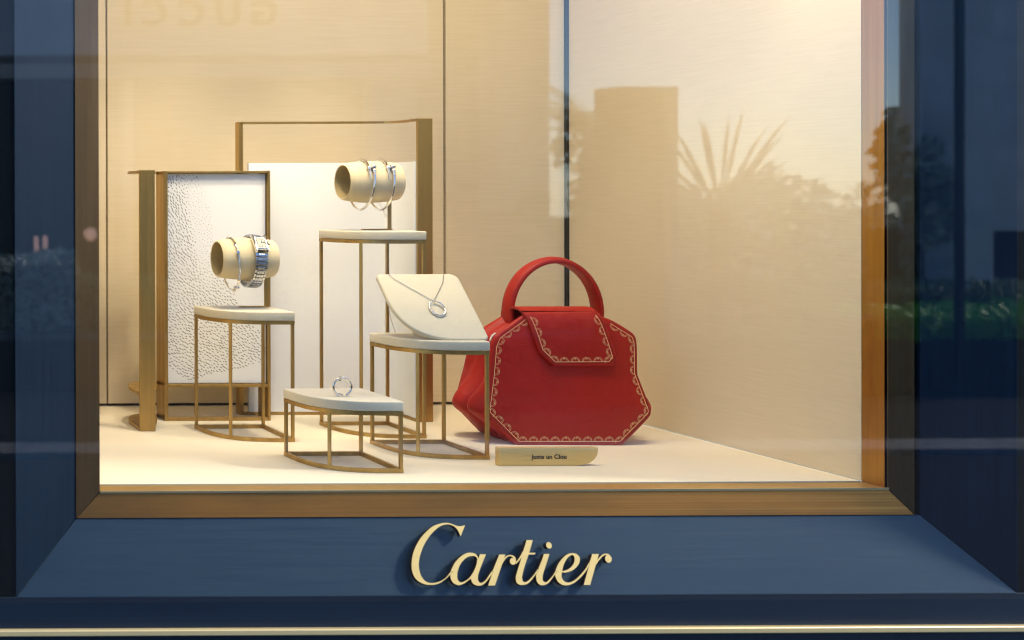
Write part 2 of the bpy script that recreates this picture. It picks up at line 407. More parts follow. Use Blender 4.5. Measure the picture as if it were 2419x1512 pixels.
# black shadow gap behind the joint
b = MB()
for (x0, x1, za, zb) in ((oL - .012, oL + .004, oB - .01, oT), (oR - .004, nR + .006, oB - .006, oT)):
    b.box(((x0 + x1) / 2, z1 + 0.010, (za + zb) / 2), x1 - x0, 0.004, zb - za)
b.box(((oL + oR) / 2, z1 + 0.010, oB), oR - oL, 0.004, 0.012)
b.build('dark_gap', m_black, wf)
# sill and right-hand reveal
b = MB(); b.box(((inL + inR) / 2, (zi + Z_IN) / 2 + .002, inB - 0.004), inR - inL, Z_IN - zi + 0.004 - .0006, 0.008)
b.v = [(x, y, z - (0.0 if y < 1.30 else 0.0)) for (x, y, z) in b.v]
b.build('sill', bronze('brushed_sill_brass', (0.012, 4, 4), base=(0.60, 0.40, 0.15), c2=(0.36, 0.22, 0.07)), wf, bevel=0.0004)
m_lip = M('pale_brass_lip', (0.70, 0.58, 0.33), 0.35, 0.8)
b = MB(); b.box(((inL + inR) / 2, zi - 0.0006, inB + 0.0002), inR - inL, 0.0022, 0.0022)
b.build('sill_lip', m_lip, wf)
b = MB(); b.box((inR + 0.004, (zi + Z_IN) / 2, (inB + TOP) / 2), 0.008, Z_IN - zi - .001, TOP - inB)
b.build('reveal', m_jamb, wf)
b = MB(); b.box((inL - 0.004, (zi + Z_IN) / 2, (inB + TOP) / 2), 0.008, Z_IN - zi - .001, TOP - inB)
b.build('reveal', m_jamb, wf)
b = MB(); b.box(((inL + inR) / 2, (zi + Z_IN) / 2, TOP + .004), inR - inL, Z_IN - zi - .001, 0.008)
b.build('reveal', m_jamb, wf)
# outer flat band, gold line and the plinth below
band_b = D(1200, 1480, z2).z; gold_b = D(1200, 1500, z2 - .006).z
b = MB()
b.box(((fL + fR) / 2, z2 + .01, (fB + band_b) / 2), fR - fL + 0.30, 0.0195, fB - band_b)
b.build('navy_band', m_navy_dark, wf, bevel=0.0004)
for (x0, x1) in ((fL - .15, fL - .0003), (fR + .0003, fR + .15)):
    b = MB(); b.box(((x0 + x1) / 2, z2 + .011, (fB + fT) / 2 + .0005), x1 - x0, 0.0195, fT - fB - .001)
    b.build('navy_band', m_navy_deep, wf)
b = MB(); b.box(((fL + fR) / 2, z2 + .002, (band_b + gold_b) / 2), fR - fL + .30, 0.016, band_b - gold_b - .0004)
b.build('gold_line', m_gold_line, wf, bevel=0.0012, seg=3)
# glass, standing on the navy ledge in front of the whole window
gx0, gx1, gz0, gz1 = fL - .149, fR + .149, fB - 0.0005, fT + .1
b = MB()
b.add([(gx0, Z_GLASS, gz0), (gx1, Z_GLASS, gz0), (gx1, Z_GLASS, gz1), (gx0, Z_GLASS, gz1)], [(0, 1, 2, 3)], 0)
o_ = len(b.v); yb = Z_GLASS + .008
b.v += [(gx0, yb, gz0), (gx1, yb, gz0), (gx1, yb, gz1), (gx0, yb, gz1)]
b.f += [(7, 6, 5, 4), (0, 4, 5, 1), (1, 5, 6, 2), (2, 6, 7, 3), (3, 7, 4, 0)]; b.mi += [1] * 5
b.build('window_pane', [m_glass, m_glass_in], wf)

# shop facade round it (navy, dark)
fac = thing('shop_facade', 'dark navy metal shop front surrounding and below the lit window', 'shop front', (0.8, 1.3, 0))
b = MB(); b.box((0.8, z2 + .13, gold_b / 2 - .0005), 7.0, .25, gold_b - 0.001); b.build('plinth', m_navy_dark, fac)
b = MB(); b.box((fL - .15 - 1.36, z2 + .14, 2.5), 2.70, .27, 3.4 + (0)); b.build('wall', m_navy_dark, fac)
b = MB(); b.box((fR + .15 + 1.36, z2 + .14, 2.5), 2.70, .27, 3.4); b.build('wall', m_navy_dark, fac)
b = MB(); b.box((0.79, z2 + .30, (fT + .01 + 4.2) / 2), fR - fL + .30 + .02, .56, 4.2 - fT - .01); b.build('wall', m_navy_dark, fac)

# ================================================================== DISPLAY SCREENS
def poly_px(pts): return [(F(x, y).x, F(x, y).y) for x, y in pts]
def ccw(p):
    a = sum(p[i][0] * p[(i + 1) % len(p)][1] - p[(i + 1) % len(p)][0] * p[i][1] for i in range(len(p)))
    return p if a > 0 else p[::-1]
# --- short screen with printed card
a = F(392, 995); c = F(640, 994)
sA = thing('display_screen', 'short bronze screen holding a white card printed with brown dashes', 'display screen', (a.x, a.y, FLOOR), 'bronze display screens')
yA = (a.y + c.y) / 2; topA = D(516, 403.5, yA).z; T = 0.0035; dep = 0.036
xa, xb = a.x, c.x
midz = D(516, 908, yA).z; midz2 = D(516, 915, yA).z
for (x0, x1) in ((xa - .0015, xa + T), (xb - T, xb)):
    b = MB(); b.box(((x0 + x1) / 2, yA + dep / 2, (FLOOR + topA) / 2), x1 - x0, dep, topA - FLOOR); b.build('side_band', m_bronze, sA, bevel=.0004)
for (za, zb) in ((FLOOR + .0002, FLOOR + .005), (midz2, midz), (topA - .0035, topA - .0002)):
    b = MB(); b.box(((xa + xb) / 2, yA + .0045, (za + zb) / 2), xb - xa - 2 * T - .0002, .008, zb - za); b.build('rail', m_bronze, sA, bevel=.0004)
foot = ccw(poly_px([(372, 984.5), (322, 985), (309, 988), (303, 994), (305, 1001), (330, 1018), (366, 1018), (371, 1000)]))
for za, zb in ((FLOOR + .0003, FLOOR + .0045), (midz2, midz), (topA - .004, topA - .0006)):
    b = MB(); b.prism(foot, za, zb); b.build('wing_plate', m_bronze, sA, bevel=.0003)
p0 = F(330, 1018.6); p1 = F(366.5, 1018.6)
b = MB(); b.box(((p0.x + p1.x) / 2, p0.y - .0005, (FLOOR + topA) / 2 + .0003), p1.x - p0.x, .004, topA - FLOOR - .0006); b.build('front_post', m_bronze, sA, bevel=.0004)
# printed card
cz0, cz1 = midz + .0008, D(516, 411, yA).z
cxl, cxr_ = xa + T + .001, xb - T - .001
b = MB(); b.box(((cxl + cxr_) / 2, yA + .010, (cz0 + cz1) / 2), cxr_ - cxl, .008, cz1 - cz0)
m_card = M('plain_white_card', (0.90, 0.89, 0.85), 0.65)
cardA = b.build('printed_card', m_card, sA, bevel=.0005)
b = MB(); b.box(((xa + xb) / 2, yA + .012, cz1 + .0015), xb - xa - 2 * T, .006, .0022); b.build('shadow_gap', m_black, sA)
# dashes and dots printed on the card
bound = [(396, 410), (462, 410), (480, 447), (492.5, 486.5), (499, 520), (503, 548), (507, 590), (516, 630), (530, 655), (547, 681), (562, 717), (588, 766.6), (632, 794), (632, 852), (566, 868.7), (505.5, 882), (450, 899), (422.7, 885), (398, 863), (396, 850)]
def inside(x, y, P):
    r = False; j = len(P) - 1
    for i in range(len(P)):
        if (P[i][1] > y) != (P[j][1] > y) and x < (P[j][0] - P[i][0]) * (y - P[i][1]) / (P[j][1] - P[i][1]) + P[i][0]: r = not r
        j = i
    return r
rng = random.Random(3)
b = MB(); yc = yA + .010 - .004 - .00006
placed = {}
def free(X, Y):
    k = (int(X // 5), int(Y // 5))
    for a in (-1, 0, 1):
        for c in (-1, 0, 1):
            for (px, py) in placed.get((k[0] + a, k[1] + c), ()):
                if ((X - px) / 5.2) ** 2 + ((Y - py) / 6.2) ** 2 < 1: return False
    placed.setdefault(k, []).append((X, Y)); return True
for _try in range(26000):
    if True:
        X = rng.uniform(397, 634); Y = rng.uniform(412, 900)
        if inside(X, Y, bound) and free(X, Y):
            t = max(0, min(1, (Y - 430) / 380))
            ang = R(66 - 32 * t + rng.uniform(-7, 7))
            xd = 430 + (Y - 410) * .16
            dotty = max(0, min(1, (X - xd + 8) / 16)) * max(0, min(1, (720 - Y) / 120))
            L = (6.4 - .6 * t) * (1 - 0.80 * dotty) * rng.uniform(.6, 1.15)
            wd = rng.uniform(1.25, 1.75) + (1.2 if rng.random() < .04 else 0)
            if wd > 2.4: L = 2.6
            c_ = D(X, Y, yc)
            s_ = yc / FPX
            dx, dz = math.cos(ang) * L / 2 * s_, -math.sin(ang) * L / 2 * s_
            nx, nz = math.sin(ang) * wd / 2 * s_, math.cos(ang) * wd / 2 * s_
            vs = [(c_.x - dx - nx, yc, c_.z - dz - nz), (c_.x + dx - nx, yc, c_.z + dz - nz), (c_.x + dx + nx, yc, c_.z + dz + nz), (c_.x - dx + nx, yc, c_.z - dz + nz)]
            if all(cxl < v[0] < cxr_ and cz0 < v[2] < cz1 for v in vs): b.add(vs, [(0, 1, 2, 3)])
o = b.build('dash_print', m_ink, cardA, merge=0); o['kind'] = 'stuff'

# --- tall screen
aB = F(566, 980); yB = aB.y
sB = thing('display_screen', 'tall bronze screen with a plain white card below its open top', 'display screen', (aB.x, yB, FLOOR), 'bronze display screens')
topB = D(740, 287.5, yB).z
pl = F(985, 996.5); pr = F(1021, 996.5)
path = [(aB.x, yB)] + [(F(x, y).x, F(x, y).y) for x, y in ((700, 979.6), (880, 979), (915, 980), (942, 983), (962, 987.5), (979, 994), (985, 996.5))]
pathc = catmull(path, 6, closed=False)
def band(name, pts, th, z0, z1, mat, par, off=0.0):
    """upright ribbon of thickness th following pts"""
    n = len(pts); L = []; Rr = []
    for i, p in enumerate(pts):
        t = (Vector(pts[min(i + 1, n - 1)]) - Vector(pts[max(i - 1, 0)])).normalized(); nn = Vector((-t.y, t.x))
        L.append(Vector(p) + nn * (off + th / 2)); Rr.append(Vector(p) + nn * (off - th / 2))
    poly = [tuple(q) for q in Rr] + [tuple(q) for q in L[::-1]]
    b = MB(); m = n
    vs = [(q[0], q[1], z0) for q in Rr] + [(q[0], q[1], z0) for q in L] + [(q[0], q[1], z1) for q in Rr] + [(q[0], q[1], z1) for q in L]
    fs = []
    for i in range(m - 1):
        fs += [(i, i + 1, m + i + 1, m + i)[::-1], (2 * m + i, 2 * m + i + 1, 3 * m + i + 1, 3 * m + i), (i, i + 1, 2 * m + i + 1, 2 * m + i), (m + i, m + i + 1, 3 * m + i + 1, 3 * m + i)[::-1]]
    fs += [(0, m, 3 * m, 2 * m), (m - 1, 2 * m - 1, 4 * m - 1, 3 * m - 1)[::-1]]
    b.add(vs, fs); return b.build(name, mat, par, smooth=30)
railp = [(aB.x + .004, yB)] + [tuple(q) for q in pathc[1:]]
band('rail', railp, .007, topB - .0032, topB, m_bronze, sB, off=0.001)
band('rail', railp, .007, FLOOR + .0002, FLOOR + .004, m_bronze, sB, off=0.001)
b = MB(); b.box((aB.x + .0012, yB + .006, (FLOOR + topB) / 2), .0030, .014, topB - FLOOR); b.build('side_band', m_bronze, sB, bevel=.0004)
b = MB(); b.box((aB.x + .0042, yB + .0005, (FLOOR + topB) / 2), .0028, .004, topB - FLOOR - .007); b.build('side_stop', m_bronze, sB)
b = MB(); b.box(((pl.x + pr.x) / 2, pl.y - .001, (FLOOR + topB) / 2 + .0003), pr.x - pl.x, .004, topB - FLOOR - .0001); b.build('front_post', m_bronze, sB, bevel=.0004)
cardtop = D(740, 385, yB).z
cpath = [q for q in pathc if q[0] > aB.x + .008][:-2]
band('white_card', cpath, .006, FLOOR + .0045, cardtop, m_white, sB, off=.001)

# ================================================================== DISPLAY TABLES
RT = 0.0975
def outline(Rr, n=3.1, k=22):
    pts = [(0, 0)]
    for i in range(k + 1):
        ph = math.pi / 2 * (i / k)
        c_, s_ = math.cos(ph), math.sin(ph)
        pts.append((-Rr * (s_ ** (2 / n)), -Rr * (c_ ** (2 / n))))
    return pts                                               # back-right, front-right, ..., back-left (clockwise seen from above)
def inset(poly, t):
    n = len(poly); out = []
    P = [Vector(p) for p in poly]
    area = sum(P[i].x * P[(i + 1) % n].y - P[(i + 1) % n].x * P[i].y for i in range(n))
    sg = 1 if area > 0 else -1
    for i in range(n):
        a, p, c_ = P[i - 1], P[i], P[(i + 1) % n]
        d1 = (p - a).normalized(); d2 = (c_ - p).normalized()
        n1 = Vector((-d1.y, d1.x)) * sg; n2 = Vector((-d2.y, d2.x)) * sg
        m = (n1 + n2); m = m / max(0.3, m.dot(n1)) if m.length > 1e-6 else n1
        out.append(p + m * t)
    return [tuple(q) for q in out]
def ring_rail(b, poly, t, z0, z1):
    n = len(poly); q = inset(poly, t)
    vs = [(*p, z0) for p in poly] + [(*p, z0) for p in q] + [(*p, z1) for p in poly] + [(*p, z1) for p in q]; fs = []
    for i in range(n):
        j = (i + 1) % n
        fs += [(i, j, 2 * n + j, 2 * n + i), (n + i, 3 * n + i, 3 * n + j, n + j), (i, n + i, n + j, j), (2 * n + i, 2 * n + j, 3 * n + j, 3 * n + i)]
    b.add(vs, fs)
def make_table(corner, ztop, label, padt=0.0115):
    """corner: front-right foot; ztop: top of the pad"""
    ox, oy = corner.x, corner.y + RT
    t = thing('display_table', label, 'display table', (ox - RT / 2, oy - RT / 2, FLOOR), 'small bronze display tables with suede tops')
    O = [(x + ox, y + oy) for x, y in outline(RT)]
    q = 0.0040; zt = ztop - padt
    Oi = inset(O, 0.0006)
    b = MB(); ring_rail(b, Oi, q, zt - .0048, zt - .0002); b.build('top_rail', m_bronze, t, smooth=35)
    b = MB(); ring_rail(b, Oi, q, FLOOR + .0002, FLOOR + .0050); b.build('bottom_rail', m_bronze, t, smooth=35)
    I = inset(O, 0.0006 + q / 2 + .0001)
    k = len(I)
    mid = 1 + int((k - 1) * 0.5)
    for i in (0, 1, mid, k - 1):
        x, y = I[i]
        rot = Matrix.Rotation(R(-38) if i == mid else 0, 3, 'Z')
        b = MB(); b.box((x, y, (FLOOR + zt) / 2), q - .0003, q - .0003, zt - FLOOR - .0098, rot=rot); b.build('leg', m_bronze, t, bevel=.0003)
    b = MB(); b.prism(O[::-1], zt, ztop); b.build('suede_top', m_suede, t, bevel=.0016, seg=3, smooth=50)
    return t, (ox, oy)
T1, c1 = make_table(F(698.6, 1045), EYE - .1505, 'bronze table with suede top in front of the printed card, carrying the watch')
T2, c2 = make_table(F(1009.4, 1036.5), EYE - .0470, 'tallest bronze table, carrying the two hoop bangles')
T3, c3 = make_table(F(1159.2, 1086.3), EYE - .1765, 'bronze table beside the red handbag, carrying the necklace stand')
T4, c4 = make_table(F(955.3, 1118.2), EYE - .2370, 'lowest bronze table at the front, carrying the finger ring')

# ================================================================== BRACELET HOLDERS
def barrel_holder(center, length, ztab, footx0, label):
    t = thing('bracelet_holder', label, 'bracelet holder', (center.x, center.y, ztab), 'suede barrel bracelet holders')
    r0, r1, h = 0.0245, 0.0283, length / 2
    prof = []
    K = 14
    for i in range(K + 1):
        u = -1 + 2 * i / K
        prof.append((u * (h - .0012), r1 - (r1 - r0) * abs(u) ** 2.2))
    inner = [(h - .0002, r0 - .0012), (h - .0008, r0 - .0022), (h * .55, r0 - .0028), (h * .54, .0001), (h * .5, .0001), (h * .5, r0 - .0028), (-h * .2, r0 - .0028), (-h + .0008, r0 - .0022), (-h + .0002, r0 - .0012)]
    skin = prof + [inner[0], inner[1]]
    skin2 = [inner[-2], inner[-1], prof[0]]
    b = MB(); b.lathe(skin, center, (1, 0, 0), 48); b.lathe(skin2, center, (1, 0, 0), 48)
    o = b.build('suede_barrel', m_suede_y, t, smooth=60)
    b = MB(); b.lathe(inner[1:-1], center, (1, 0, 0), 48); b.build('barrel_inside', m_barrel_inside, t, smooth=60)  # inner surface of the barrel, coloured a darker olive brown than the outer skin
    # thin L-shaped bronze bracket
    bx = center.x + h - .004; by = center.y + .012
    b = MB(); b.box((bx, by, (ztab + center.z) / 2 - .001), .0052, .0016, center.z - ztab - .002)
    b.build('bracket_upright', m_bronze, t, bevel=.0003)
    b = MB(); b.box(((footx0 + bx + .0026) / 2, by, ztab + .0010), bx + .0026 - footx0, .007, .0016)
    b.build('bracket_foot', m_bronze, t, bevel=.0003)
    b = MB(); b.box((bx, by - .006, center.z), .003, .014, .01); b.build('bracket_peg', m_bronze, t)
    return t
B1 = D(578, 611, 1.592); B1.y = 1.592
barrel_holder(B1, 0.0755, EYE - .1505, D(568, 722, 1.60).x, 'suede barrel on a bronze bracket holding the watch and thin bracelet')
B2 = D(873, 430, 1.608)
barrel_holder(B2, 0.0745, EYE - .0470, D(865, 536, 1.61).x, 'higher suede barrel on a bronze bracket holding two hoop bangles')

def hoop(center, ry, rz, tiltY, offs=None, a0=0, a1=360, n=90):
    """points round a barrel: angle 0 on top, 90 towards the viewer"""
    rot = Matrix.Rotation(R(tiltY), 3, 'Y'); P = []
    for i in range(n + 1):
        a = a0 + (a1 - a0) * i / n; x = offs(a) if offs else 0
        P.append(Vector(center) + rot @ Vector((x, -ry * math.sin(R(a)), rz * math.cos(R(a)))))
    return P
def nail_bangle(center, tiltY, label, gems):
    t = thing('bangle', label, 'bangle', center, 'bent nail bangles')
    ry, rz = .0312, .0338
    off = lambda a: .0030 - .0064 * (a - 55) / 360.0
    P = hoop(center, ry, rz, tiltY, off, 55, 445, 120)
    rad = []
    for i in range(len(P)):
        a = 55 + 390 * i / 120
        r = .00172
        if a > 415: r = max(.00012, .0015 * (1 - (a - 415) / 30) ** 0.7)
        rad.append(r)
    b = MB(); b.tube(P, rad, 12); b.build('hoop', m_silver, t, smooth=50)
    rot = Matrix.Rotation(R(tiltY), 3, 'Y')
    hp = hoop(center, ry + .0012, rz + .0012, tiltY, off, 47, 60, 6)
    b = MB(); b.sphere(hp[0], .0038, 16, scale=(1, .95, .8)); b.build('nail_head', m_silver, t, smooth=60)
    b = MB()
    q = hoop(center, ry, rz, tiltY, off, 53, 60, 3); b.tube(q, [.0022, .0026, .0024, .0016], 14)
    q = hoop(center, ry, rz, tiltY, off, 404, 414, 4); b.tube(q, [.0016, .0026, .0028, .0027, .0017], 14)
    b.build('collar', m_silver, t, smooth=40)
    b = MB()
    for a in np.arange(61, 72, 1.6):
        q = hoop(center, ry, rz, tiltY, off, a, a + .9, 2); b.tube(q, .00178, 12)
    b.build('grooves', m_silver, t, smooth=40)
    if gems:
        b = MB(); rr = random.Random(2)
        for k in range(26):
            v = Vector((rr.gauss(0, 1), rr.gauss(0, 1) - .4, rr.gauss(0, 1) + .4)).normalized()
            b.sphere(hp[0] + Vector((v.x * .0038, v.y * .0036, v.z * .0031)), .0006, 6)
        for a in np.arange(415, 444, 1.8):
            q = hoop(center, ry + .0011, rz + .0011, tiltY, off, a, a + .1, 1)
            b.sphere(q[0], .0006, 6)
        b.build('diamonds', m_sparkle, t)
    return t
zc = B2.z - .0035
nail_bangle(Vector((D(853, 430, B2.y).x, B2.y, zc)), 5, 'plain polished bangle nearer the open end of the higher barrel', False)
nb2 = nail_bangle(Vector((D(899, 430, B2.y).x, B2.y, zc)), 3, 'bangle set with small diamonds on the right of the higher barrel', True)
b = MB()
p = D(905, 494, B2.y - .005)
b.tube([p + Vector((-.006, 0, .008)), p + Vector((-.003, 0, .004)), p, p + Vector((.003, 0, -.006)), p + Vector((.006, 0, -.011))], .0002, 5)
b.tube([p + Vector((0, 0, 0)), p + Vector((.001, 0, -.006)), p + Vector((.003, 0, -.011))], .0002, 5)
b.build('tag_thread', m_tag, nb2)

# thin screw bracelet
cB = Vector((D(545, 611, B1.y).x, B1.y, B1.z - .0068))
sbt = thing('bracelet', 'thin flexible bracelet with ribbed cable and nut rings, left of the watch', 'bracelet', cB)
ry, rz = .0305, .0358
b = MB(); b.tube(hoop(cB, ry, rz, -3, None, 152, 425, 80), .0011, 10); b.build('smooth_tube', m_silver, sbt, smooth=50)
b = MB()
P = hoop(cB, ry, rz, -3, None, 66, 122, 150)
b.tube(P, [.0010 + (.00028 if (i % 4) < 2 else 0) for i in range(len(P))], 10); b.build('ribbed_cable', m_steel, sbt)
b = MB()
b.tube(hoop(cB, ry, rz, -3, None, 122, 148, 12), .0012, 10); b.build('smooth_tube', m_silver, sbt, smooth=50)
for a_, r_ in ((38, .0019), (63, .0026), (124, .0023)):
    b = MB(); b.tube(hoop(cB, ry, rz, -3, None, a_ - 2.2, a_ + 2.2, 2), r_, 6); b.build('nut_ring', m_silver, sbt)
b = MB(); e_ = hoop(cB, ry, rz, -3, None, 150, 158, 2)
b.sphere(e_[0] + Vector((.0014, -.001, 0)), .0024, 12); b.build('ball_end', m_silver, sbt, smooth=60)
b = MB(); b.sphere(e_[0] + Vector((-.0018, 0, .0004)), .0022, 12); b.build('ball_end', m_silver, sbt, smooth=60)
b = MB(); e_ = hoop(cB, ry, rz, -3, None, 168, 172, 2); b.sphere(e_[0], .0026, 12, scale=(1.2, 1, .9)); b.build('ball_end', m_silver, sbt, smooth=60)
b = MB(); e_ = hoop(cB, ry, rz, -3, None, -4, 4, 2); b.sphere(e_[1], .0022, 12, scale=(1.1, 1, 1)); b.build('ball_end', m_silver, sbt, smooth=60)

# watch
cW = Vector((D(595, 611, B1.y).x, B1.y, B1.z - .0035))
wt = thing('wrist_watch', 'steel watch with rectangular dial and link band on the lower barrel', 'watch', cW)
ryw, rzw = .0308, .0332
def wp(a, out=0.0, x=0.0):
    return cW + Matrix.Rotation(R(3), 3, 'Y') @ Vector((x, -(ryw + out) * math.sin(R(a)), (rzw + out) * math.cos(R(a))))
def wrot(a): return Matrix.Rotation(R(3), 3, 'Y') @ Matrix.Rotation(R(a), 3, 'X')    # local z = outward, local y = up the band
A0 = 47
Rw = wrot(A0); cc = wp(A0, .0022)
def wadd(b, lx, ly, lz, sx, sy, sz, mi=0): b.box(cc + Rw @ Vector((lx * .9, ly, lz)), sx * .9, sy, sz, rot=Rw, mi=mi)
b = MB(); wadd(b, 0, 0, 0, .0205, .0210, .0048)
wadd(b, -.0088, 0, .0002, .0030, .0290, .0054); wadd(b, .0088, 0, .0002, .0030, .0290, .0054)
b.build('case', m_silver, wt, bevel=.0008, seg=3, smooth=40)
b = MB(); wadd(b, 0, 0, .0027, .0150, .0192, .0010); b.build('bezel', m_steel, wt, bevel=.0003)
b = MB(); wadd(b, 0, 0, .0034, .0130, .0168, .0006); dl = b.build('dial', m_dial, wt)
b = MB()
for k in range(12):
    th = 2 * math.pi * k / 12; dx, dy = math.sin(th), math.cos(th)
    s_ = min(.0054 / max(abs(dx), 1e-6), .0071 / max(abs(dy), 1e-6))
    m3 = Rw @ Matrix.Rotation(-th, 3, 'Z')
    for o_ in (-.0004, .0004):
        b.box(cc + Rw @ Vector((dx * s_ + o_ * dy, dy * s_ - o_ * dx, .0038)), .00036, .0021, .0001, rot=m3)
for (sx, sy, lx, ly) in ((.0070, .00014, 0, .0045), (.0070, .00014, 0, -.0045), (.00014, .0090, .0035, 0), (.00014, .0090, -.0035, 0)): wadd(b, lx, ly, .0038, sx, sy, .0001)
b.build('numerals', m_text, dl)
b = MB()
b.box(cc + Rw @ Vector((.0022, -.0002, .0041)), .0046, .0006, .0002, rot=Rw)
b.box(cc + Rw @ Vector((.0006, .0014, .0041)), .0006, .0034, .0002, rot=Rw @ Matrix.Rotation(R(-20), 3, 'Z'))
b.sphere(cc + Rw @ Vector((0, 0, .0041)), .0007, 8)
b.build('hands', m_blue_hand, dl)
b = MB(); b.lathe([(0, 0), (0, .0013), (.0018, .0013), (.0026, .0004), (.0027, 0)], cc + Rw @ Vector((.0102, 0, 0)), Rw @ Vector((1, 0, 0)), 10); b.build('crown', m_blue_hand, wt)
b = MB()
for sx in (-.0088, .0088):
    for k in range(14):
        b.sphere(cc + Rw @ Vector((sx, -.0115 + .0230 * k / 13, .0030)), .00075, 6)
b.build('diamonds', m_sparkle, wt)
a_ = A0 + 27.0; k = 0
link_mesh = None
while a_ < A0 + 360 - 26:
    m3 = wrot(a_ if True else 0)
    p = wp(a_, .0010)
    if link_mesh is None:
        b = MB()
        b.box((0, 0, .0002), .0098, .0043, .0024)
        b.box((0, .0, .0010), .0098, .0018, .0014)
        b.box((-.0066, 0.0008, -.0002), .0026, .0047, .0026); b.box((.0066, .0008, -.0002), .0026, .0047, .0026)
        o = b.build('band_link', m_steel, wt, bevel=.0003); link_mesh = o.data
    else:
        o = bpy.data.objects.new('band_link', link_mesh); col.objects.link(o); o.parent = wt
    o.matrix_local = Matrix.Translation(p - cW) @ m3.to_4x4()
    # wider spacing follows the ellipse so links stay butted
    sp = math.hypot(ryw * math.cos(R(a_)), rzw * math.sin(R(a_)))
    a_ += math.degrees(.0054 / sp); k += 1

# ================================================================== NECKLACE STAND
ns = None
zT3 = EYE - .1765
yb_, yt_ = c3[1] - RT + .010, c3[1] - RT + .080
br = D(1160, 800, yb_); br.z = zT3 + .0012
tr_ = D(1077, 646, yt_)
vdir = Vector((0, tr_.y - br.y, tr_.z - br.z)); PH = vdir.length; vdir.normalize(); ndir = Vector((0, -vdir.z, vdir.y)).normalized()
if ndir.y > 0: ndir = -ndir
ntop = D(888, 648, yt_).x; PWd = (tr_.x + br.x) / 2 - ntop
nx1 = (tr_.x + br.x) / 2
ns = thing('necklace_stand', 'sloping ivory suede pad with rounded corners holding the necklace', 'necklace stand', (nx1 - PWd / 2, c3[1] - RT / 2, zT3))
Opts = [Vector((0, 0)), Vector((0, PH))]
pts = []
def corner(cx, cy, r, a0, a1, n=8, ex=2.0):
    for i in range(n + 1):
        a = R(a0 + (a1 - a0) * i / n)
        cs, sn = math.cos(a), math.sin(a)
        pts.append((cx + r * math.copysign(abs(cs) ** (2 / ex), cs), cy + r * math.copysign(abs(sn) ** (2 / ex), sn)))
corner(PWd - .006, .006, .006, -90, 0); corner(PWd - .010, PH - .010, .010, 0, 90); corner(.006, PH - .006, .006, 90, 180)
corner(.078, .078, .078, 180, 270, 24, 2.9)
th = .0065
org = Vector((ntop, br.y, br.z)) + ndir * 0
def padp(u, v, h=0): return Vector((ntop + u, 0, 0)) + Vector((0, br.y, br.z)) + vdir * v + ndir * h
b = MB(); n = len(pts)
b.add([padp(u, v, 0) for u, v in pts] + [padp(u, v, -th) for u, v in pts], [tuple(range(n)), tuple(range(2 * n - 1, n - 1, -1))] + [(i, n + i, n + (i + 1) % n, (i + 1) % n) for i in range(n)])
b.build('suede_pad', m_suede, ns, bevel=.0022, seg=3, smooth=60)
bk = padp(PWd * .5, PH * .45, -th)
b = MB(); 
wx0, wx1 = ntop + .040, ntop + PWd - .012
prof = [(br.y + .012, zT3 + .0004), (br.y + .062, zT3 + .0004), (br.y + .062, zT3 + .052)]
prof = [(br.y + .018, zT3 + .0004), (br.y + .058, zT3 + .0004), (br.y + .058, (padp(0, 0, -th) + vdir * ((.058 - ndir.y * -th - .0) / vdir.y)).z - .001), (br.y + .018, (padp(0, 0, -th) + vdir * ((.018 + ndir.y * th) / vdir.y)).z - .001)]
vs = [(wx0, y, z) for y, z in prof] + [(wx1, y, z) for y, z in prof]
b.add(vs, [(0, 1, 2, 3), (7, 6, 5, 4), (0, 4, 5, 1), (1, 5, 6, 2), (2, 6, 7, 3), (3, 7, 4, 0)])
b.build('support_wedge', m_suede, ns)

# necklace
def onpad(x, y, h=.0012): return PL(x, y, padp(0, 0, h), ndir)
nk = thing('necklace', 'fine white gold chain with a bent nail hoop pendant on the suede pad', 'necklace', onpad(1033, 728))
def chain(b, P, pitch=.00135, rl=.00085, rw=.0005, wr=.00017):
    P = [Vector(p) for p in P]; acc = 0; tot = 0; k = 0; nxt = 0
    for i in range(len(P) - 1):
        seg = (P[i + 1] - P[i]); L = seg.length; t = seg.normalized()
        while nxt < tot + L:
            c_ = P[i] + t * (nxt - tot)
            s1 = ndir if k % 2 else t.cross(ndir).normalized()
            pts_ = [c_ + t * (rl * math.cos(q)) + s1 * (rw * math.sin(q)) for q in (2 * math.pi * j / 8 for j in range(8))]
            b.tube(pts_, wr, 4, closed=True)
            nxt += pitch; k += 1
        tot += L
b = MB()
def sag(p, q, n=10, s=.0): return [p.lerp(q, i / n) + Vector((0, 0, -s * math.sin(math.pi * i / n))) for i in range(n + 1)]
pe = onpad(1024.5, 711)
chain(b, sag(onpad(919, 649), onpad(933, 660, .0012), 3) + sag(onpad(933, 660), pe, 8, .0004))
chain(b, sag(onpad(1048, 649), onpad(1046, 668), 3) + sag(onpad(1046, 668), pe, 8, .0004))
chain(b, sag(D(918.5, 730, yt_ - .01), D(923, 752, yt_ - .02), 3) + sag(D(923, 752, yt_ - .02), D(934, 786, yt_ - .03), 6))
b.build('chain', m_steel, nk, merge=0)['kind'] = 'stuff'
b = MB(); pc = onpad(1033, 728.5, .0022); sx_ = pc.y / FPX
P = []; rad = []
for i in range(61):
    a = R(118 - (118 + 225) * i / 60)
    u, v = math.cos(a), math.sin(a)
    P.append(pc + Vector((u * 17 * sx_, 0, 0)) + vdir * (v * 14.5 * sx_ * 1.38) + ndir * (.0012 * (1 - i / 30.0) * (1 if i < 30 else .3)))
    rad.append(.00105 if i > 12 else .0002 + .00085 * i / 12)
b.tube(P, rad, 10); b.build('pendant', m_silver, nk, smooth=50)
b = MB(); b.lathe([(0, 0), (0, .0017), (.0006, .0019), (.0012, .0015), (.0013, 0)], P[-1], (P[-1] - P[-2]), 14); b.build('nail_head', m_silver, nk, smooth=40)
